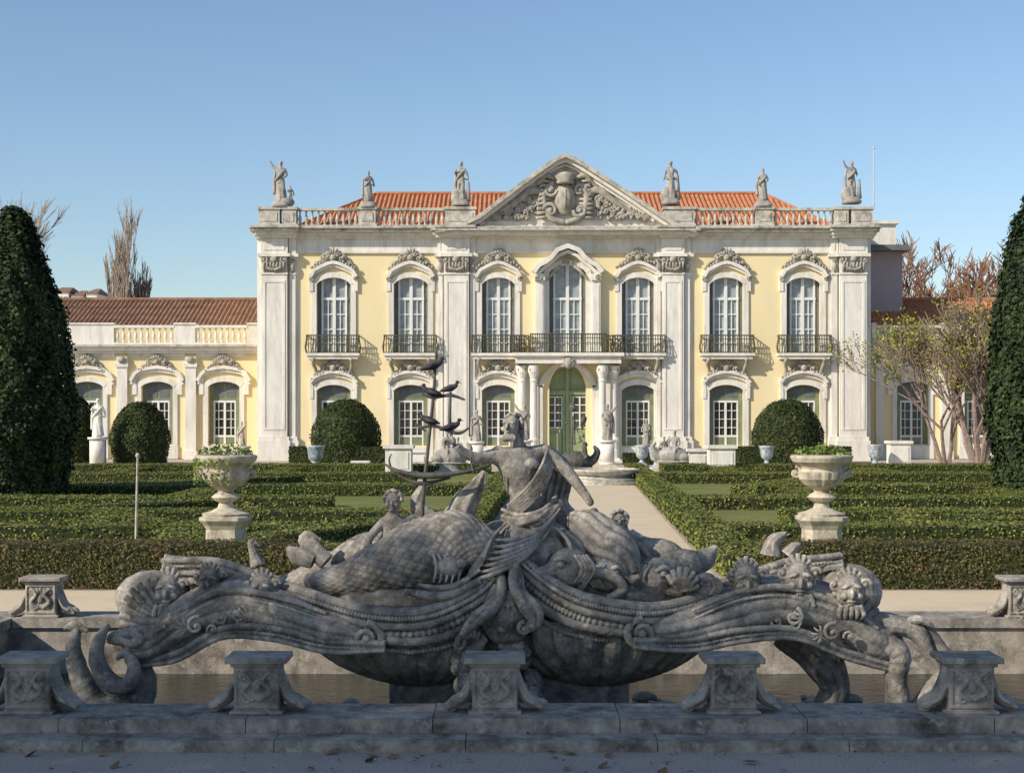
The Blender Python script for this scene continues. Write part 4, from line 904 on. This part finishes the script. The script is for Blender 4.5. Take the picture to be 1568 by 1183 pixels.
def bird(u,v,q=1,k=1.):
    b=MB(); c=S(u,v,-.62); s_=.066*k
    b.tube([c+Vector((-q*1.9*s_,0,-.35*s_)),c+Vector((-q*.9*s_,0,0)),c+Vector((0,0,.25*s_)),c+Vector((q*.8*s_,0,.6*s_)),c+Vector((q*1.1*s_,0,1.1*s_))],[(.12*s_,.3*s_),(.45*s_,.4*s_),(.62*s_,.5*s_),(.42*s_,.4*s_),(.2*s_,.22*s_)],10,0,18)
    b.ell(c+Vector((q*1.15*s_,0,1.25*s_)),(.34*s_,.28*s_,.3*s_),0,10); b.tube([c+Vector((q*1.4*s_,0,1.22*s_)),c+Vector((q*1.95*s_,0,1.1*s_))],[.1*s_,.02*s_],5)
    for w_ in(-1,1):
        b.tube([c+Vector((q*.3*s_,w_*.45*s_,.3*s_)),c+Vector((-q*.8*s_,w_*.5*s_,.05*s_)),c+Vector((-q*1.9*s_,w_*.2*s_,-.25*s_))],[(.25*s_,.1*s_),(.3*s_,.1*s_),(.05*s_,.03*s_)],6)
        b.tube([c+Vector((0,w_*.15*s_,-.3*s_)),c+Vector((.05*s_,w_*.15*s_,-.85*s_))],[.07*s_,.05*s_],5)
    b.obj('bird',['bird'],None,True)
bird(664,562,1,1.1);bird(660,602,-1);bird(690,596,1,.9);bird(655,645,-1);bird(692,655,1)
# ================================================================= URNS
def urn(u,Y=30.2,ks=1.):
    x=(u-CX)*Y/FL; e=empty('garden_urn'); m=MB()
    m.lathe(x,Y,0,[(.52,0),(.52,.06),(.40,.10),(.36,.2),(.34,.62),(.38,.70),(.46,.80),(.46,.86),(.40,.88)],16,0,sq=True)
    m.lathe(x,Y,.87,[(.44,0),(.46,.05),(.30,.09),(.16,.16),(.13,.26),(.22,.30),(.28,.36),(.22,.42),(.14,.46),(.18,.53)],24)
    m.lathe(x,Y,1.38,[(.14,0),(.30,.08),(.42,.2),(.46,.34)],48,0,.08,14)
    m.lathe(x,Y,1.71,[(.42,0),(.38,.06),(.42,.12),(.56,.2),(.60,.28),(.60,.32),(.52,.34),(.50,.30)],32)
    for q in(-1,1): m.spiral((x+q*.50,Y,1.70),.12,1.4,.04,math.pi/2,q,6); m.spiral((x+q*.38,Y-.34,.2),.09,1.2,.03,0,q,6)
    m.obj('urn_body',['urn'],e,False)
    n=420; a=rng.uniform(0,6.28,n); r=.52*np.sqrt(rng.random(n)); P=np.stack([x+r*np.cos(a)*1.1,Y+r*np.sin(a),2.05+rng.random(n)*.24*(1-(r/.6)**2)-.1*(r>.48)],1)
    leafmesh('plants',P,np.tile([0,0,1.],(n,1)),.09,'flower',e)
    if u<500:
        n=190; a=rng.uniform(2.8,5.,n); P=np.stack([x+.6*np.cos(a),Y+.6*np.sin(a),1.98-rng.random(n)**1.5*.5],1); leafmesh('trailing_plants',P,np.tile([0,-1,0.],(n,1)),.08,'flower',e)
urn(346);urn(1258)
p=MB(); a=site(208,0,34); p.tube([(a.x,34,0),(a.x+.04,34,1.9)],[.03,.025],8); p.ell((a.x+.04,34,1.92),(.05,.05,.06)); p.lathe(a.x,34,0,[(.1,0),(.06,.1)],8); p.obj('irrigation_post',['urn'])
def vase(u,Y,k=1.):
    x=(u-CX)*Y/FL; m=MB()
    m.lathe(x,Y,0,[(.40*k,0),(.40*k,.12),(.3*k,.16),(.14*k,.28),(.12*k,.42),(.24*k,.5)],16,0)
    m.lathe(x,Y,.48*k,[(.20*k,0),(.32*k,.14*k),(.36*k,.4*k),(.40*k,.66*k),(.46*k,.74*k),(.38*k,.76*k)],18)
    m.obj('blue_ceramic_vase',['blue','white'],None,True)
for u,Y,k in((483,74,1.),(1005,76,.9),(1174,79,.9),(1340,79,.95),(983,80,.9)): vase(u,Y,k)
def plinth(u,Y,w,h,mk='white',top=None):
    x=(u-CX)*Y/FL; m=MB()
    m.box(x-w/2,x+w/2,Y-w/2,Y+w/2,.12,h-.14);m.box(x-w/2-.08,x+w/2+.08,Y-w/2-.08,Y+w/2+.08,0,.13);m.box(x-w/2-.1,x+w/2+.1,Y-w/2-.1,Y+w/2+.1,h-.14,h)
    m.box(x-w/2+.12,x+w/2-.12,Y-w/2-.03,Y-w/2,.3,h-.3)
    m.obj('stone_plinth',[mk]); return Vector((x,Y,h))
plinth(611,70,1.15,1.35);plinth(1104,72,1.15,1.3,'white');plinth(1376,80,1.0,1.35);plinth(1068,74,.9,1.1);plinth(640,80,.9,.9);plinth(552,76,.7,.45)
def garden_statue(u,Y,h,pose,ph=1.0,mk='statue',robe=.5,flip=1,face=0,pw=.7):
    x=(u-CX)*Y/FL; m=MB()
    m.box(x-pw/2,x+pw/2,Y-pw/2,Y+pw/2,.1,ph-.1,1);m.box(x-pw/2-.08,x+pw/2+.08,Y-pw/2-.08,Y+pw/2+.08,0,.12,1);m.box(x-pw/2-.08,x+pw/2+.08,Y-pw/2-.08,Y+pw/2+.08,ph-.11,ph,1)
    figure(m,(x,Y,ph-.01),h,pose,face,robe,0,flip); m.obj('garden_statue',[mk,'white'],None,True)
garden_statue(150,82,2.0,pB,1.5,'white',.6)
garden_statue(803,84,1.9,pC,1.3,'statue',.4);garden_statue(930,84,1.9,pC,1.3,'statue',.4,-1);garden_statue(730,86,1.7,pB,1.2,'statue',.5);garden_statue(990,86,1.4,pB,1.0,'statue',.5,-1);garden_statue(370,83,1.3,pA,1.0,'urn',.5)
seat=dict(lp=(-.06,-.03,.49),lk=(-.09,-.22,.46),la=(-.09,-.2,.24),lt=(-.09,-.27,.22),rp=(.06,-.03,.49),rk=(.10,-.20,.50),ra=(.12,-.12,.28),rt=(.13,-.2,.26),re=(.2,0,.66),rh=(.22,.02,.5),rf=(.23,0,.47))
def group(u,Y,h,mk,flip=1,two=False):
    x=(u-CX)*Y/FL; m=MB(); m.lathe(x,Y,0,[(.95,0),(.95,.15),(.8,.2),(.78,.45),(.88,.5)],20)
    m.ell((x,Y+.05,.75),(.75,.5,.45),0,16); figure(m,(x-.1*flip,Y,.25),h,seat,.5,0,0,flip)
    m.tube([(x+flip*.3,Y,.6),(x+flip*.75,Y,.8),(x+flip*.95,Y,1.15),(x+flip*.8,Y,1.4)],[.22,.2,.14,.06],8,0,12)
    if two: figure(m,(x+.4*flip,Y+.1,.3),h*.8,dict(seat,le=(-.2,0,.9),lh=(-.22,0,1.03)),-.5,0,0,flip)
    m.ell((x-flip*.5,Y-.2,.7),(.35,.3,.2),0,10)
    m.obj('seated_statue_group',[mk],None,True,.03)
group(688,72,1.7,'statue',1,True);group(1030,74,1.7,'statue',-1,True);group(880,66,2.9,'bronze',1,True)
rb=MB(); x=(925-CX)*62/FL; rb.lathe(x,62,0,[(1.75,0),(1.75,.10),(1.5,.11),(1.5,.22),(1.15,.24),(1.1,.34),(1.3,.42),(1.4,.52),(1.4,.58),(1.28,.60),(1.22,.5)],32,0); rb.obj('round_stone_basin',['grime'])
st=MB(); F.B(st,795,945,700,705,.0,2.6); F.B(st,785,955,702.6,705.2,.0,3.1); st.obj('entrance_steps',['white'])
n=300; P=np.stack([rng.uniform(-6,6,n),rng.uniform(11.5,13.28,n),rng.uniform(.012,.03,n)],1); leafmesh('fallen_leaves',P,np.tile([0,0,2.],(n,1)),rng.choice([.04,.06,.13],n,p=[.5,.35,.15]),'dleaf')
n=120; P=np.stack([rng.uniform(-6,6,n),rng.uniform(13.4,14.3,n),np.full(n,.235)],1); P[:,2]=np.where(P[:,1]<13.6,.115,.235); leafmesh('fallen_leaves',P,np.tile([0,0,3.],(n,1)),.045,'dleaf')
# big evergreen trees behind-left of the viewpoint (their shade falls on the front of the pool)
AZ=(-.84,-.54)
for x,y,h,R_ in((-30.0,-1.5,18.4,3.6),(-24.6,-1.,19.8,3.9),(-19.0,-1.5,18.8,2.9),(-36,-2,17.6,4.)):
    e=empty('shade_tree'); mb=MB(); mb.tube([(x,y,0),(x+.2,y,5),(x,y+.2,12)],[.45,.35,.15],8)
    for k in range(7):
        a=k*.9; mb.tube([(x,y,6+k*.6),(x+math.cos(a)*R_*.7,y+math.sin(a)*R_*.7,9+k*.8)],[.15,.04],5)
    mb.obj('trunk',['bark'],e); n=11000
    p=rng.normal(0,1,(n,3));p/=np.linalg.norm(p,axis=1)[:,None]; rr=(1-.5*rng.random(n)**2)
    P=p*rr[:,None]*np.array([R_,R_,h*.32]); P*= (1+.24*lump(P,.7))[:,None]; P+=np.array([x,y,h-h*.32])
    leafmesh('foliage',P,p,.42,'yew',e)
# ================================================================= LIGHT / CAMERA
az=Vector((AZ[0],AZ[1],0)).normalized(); el=math.radians(31.5)
sd=Vector((az.x*math.cos(el),az.y*math.cos(el),math.sin(el)))
sl=bpy.data.lights.new('sun','SUN'); sl.energy=5.0; sl.angle=math.radians(.5); sl.color=(1,.91,.76)
so_=bpy.data.objects.new('sun',sl); so_.rotation_euler=sd.to_track_quat('Z','Y').to_euler(); sc.collection.objects.link(so_)
w=bpy.data.worlds.new('World'); sc.world=w; w.use_nodes=True; nt=w.node_tree
sky=nt.nodes.new('ShaderNodeTexSky'); sky.sky_type='NISHITA'; sky.sun_disc=False; sky.sun_elevation=el; sky.sun_rotation=math.atan2(sd.x,sd.y)%(2*math.pi)
sky.air_density=1.0; sky.dust_density=.5; sky.ozone_density=3.0; sky.altitude=100
nt.links.new(sky.outputs[0],nt.nodes['Background'].inputs['Color']); nt.nodes['Background'].inputs['Strength'].default_value=.14
cam=bpy.data.cameras.new('camera'); co=bpy.data.objects.new('camera',cam); sc.collection.objects.link(co)
co.location=(0,0,H); co.rotation_euler=(math.radians(90),0,0); cam.sensor_width=36; cam.lens=36*FL/1568.; cam.shift_y=(HV-591.5)/1568.; cam.clip_end=5000; cam.clip_start=.1
sc.camera=co
sc.view_settings.view_transform='Standard'; sc.view_settings.look='None'; sc.view_settings.exposure=0
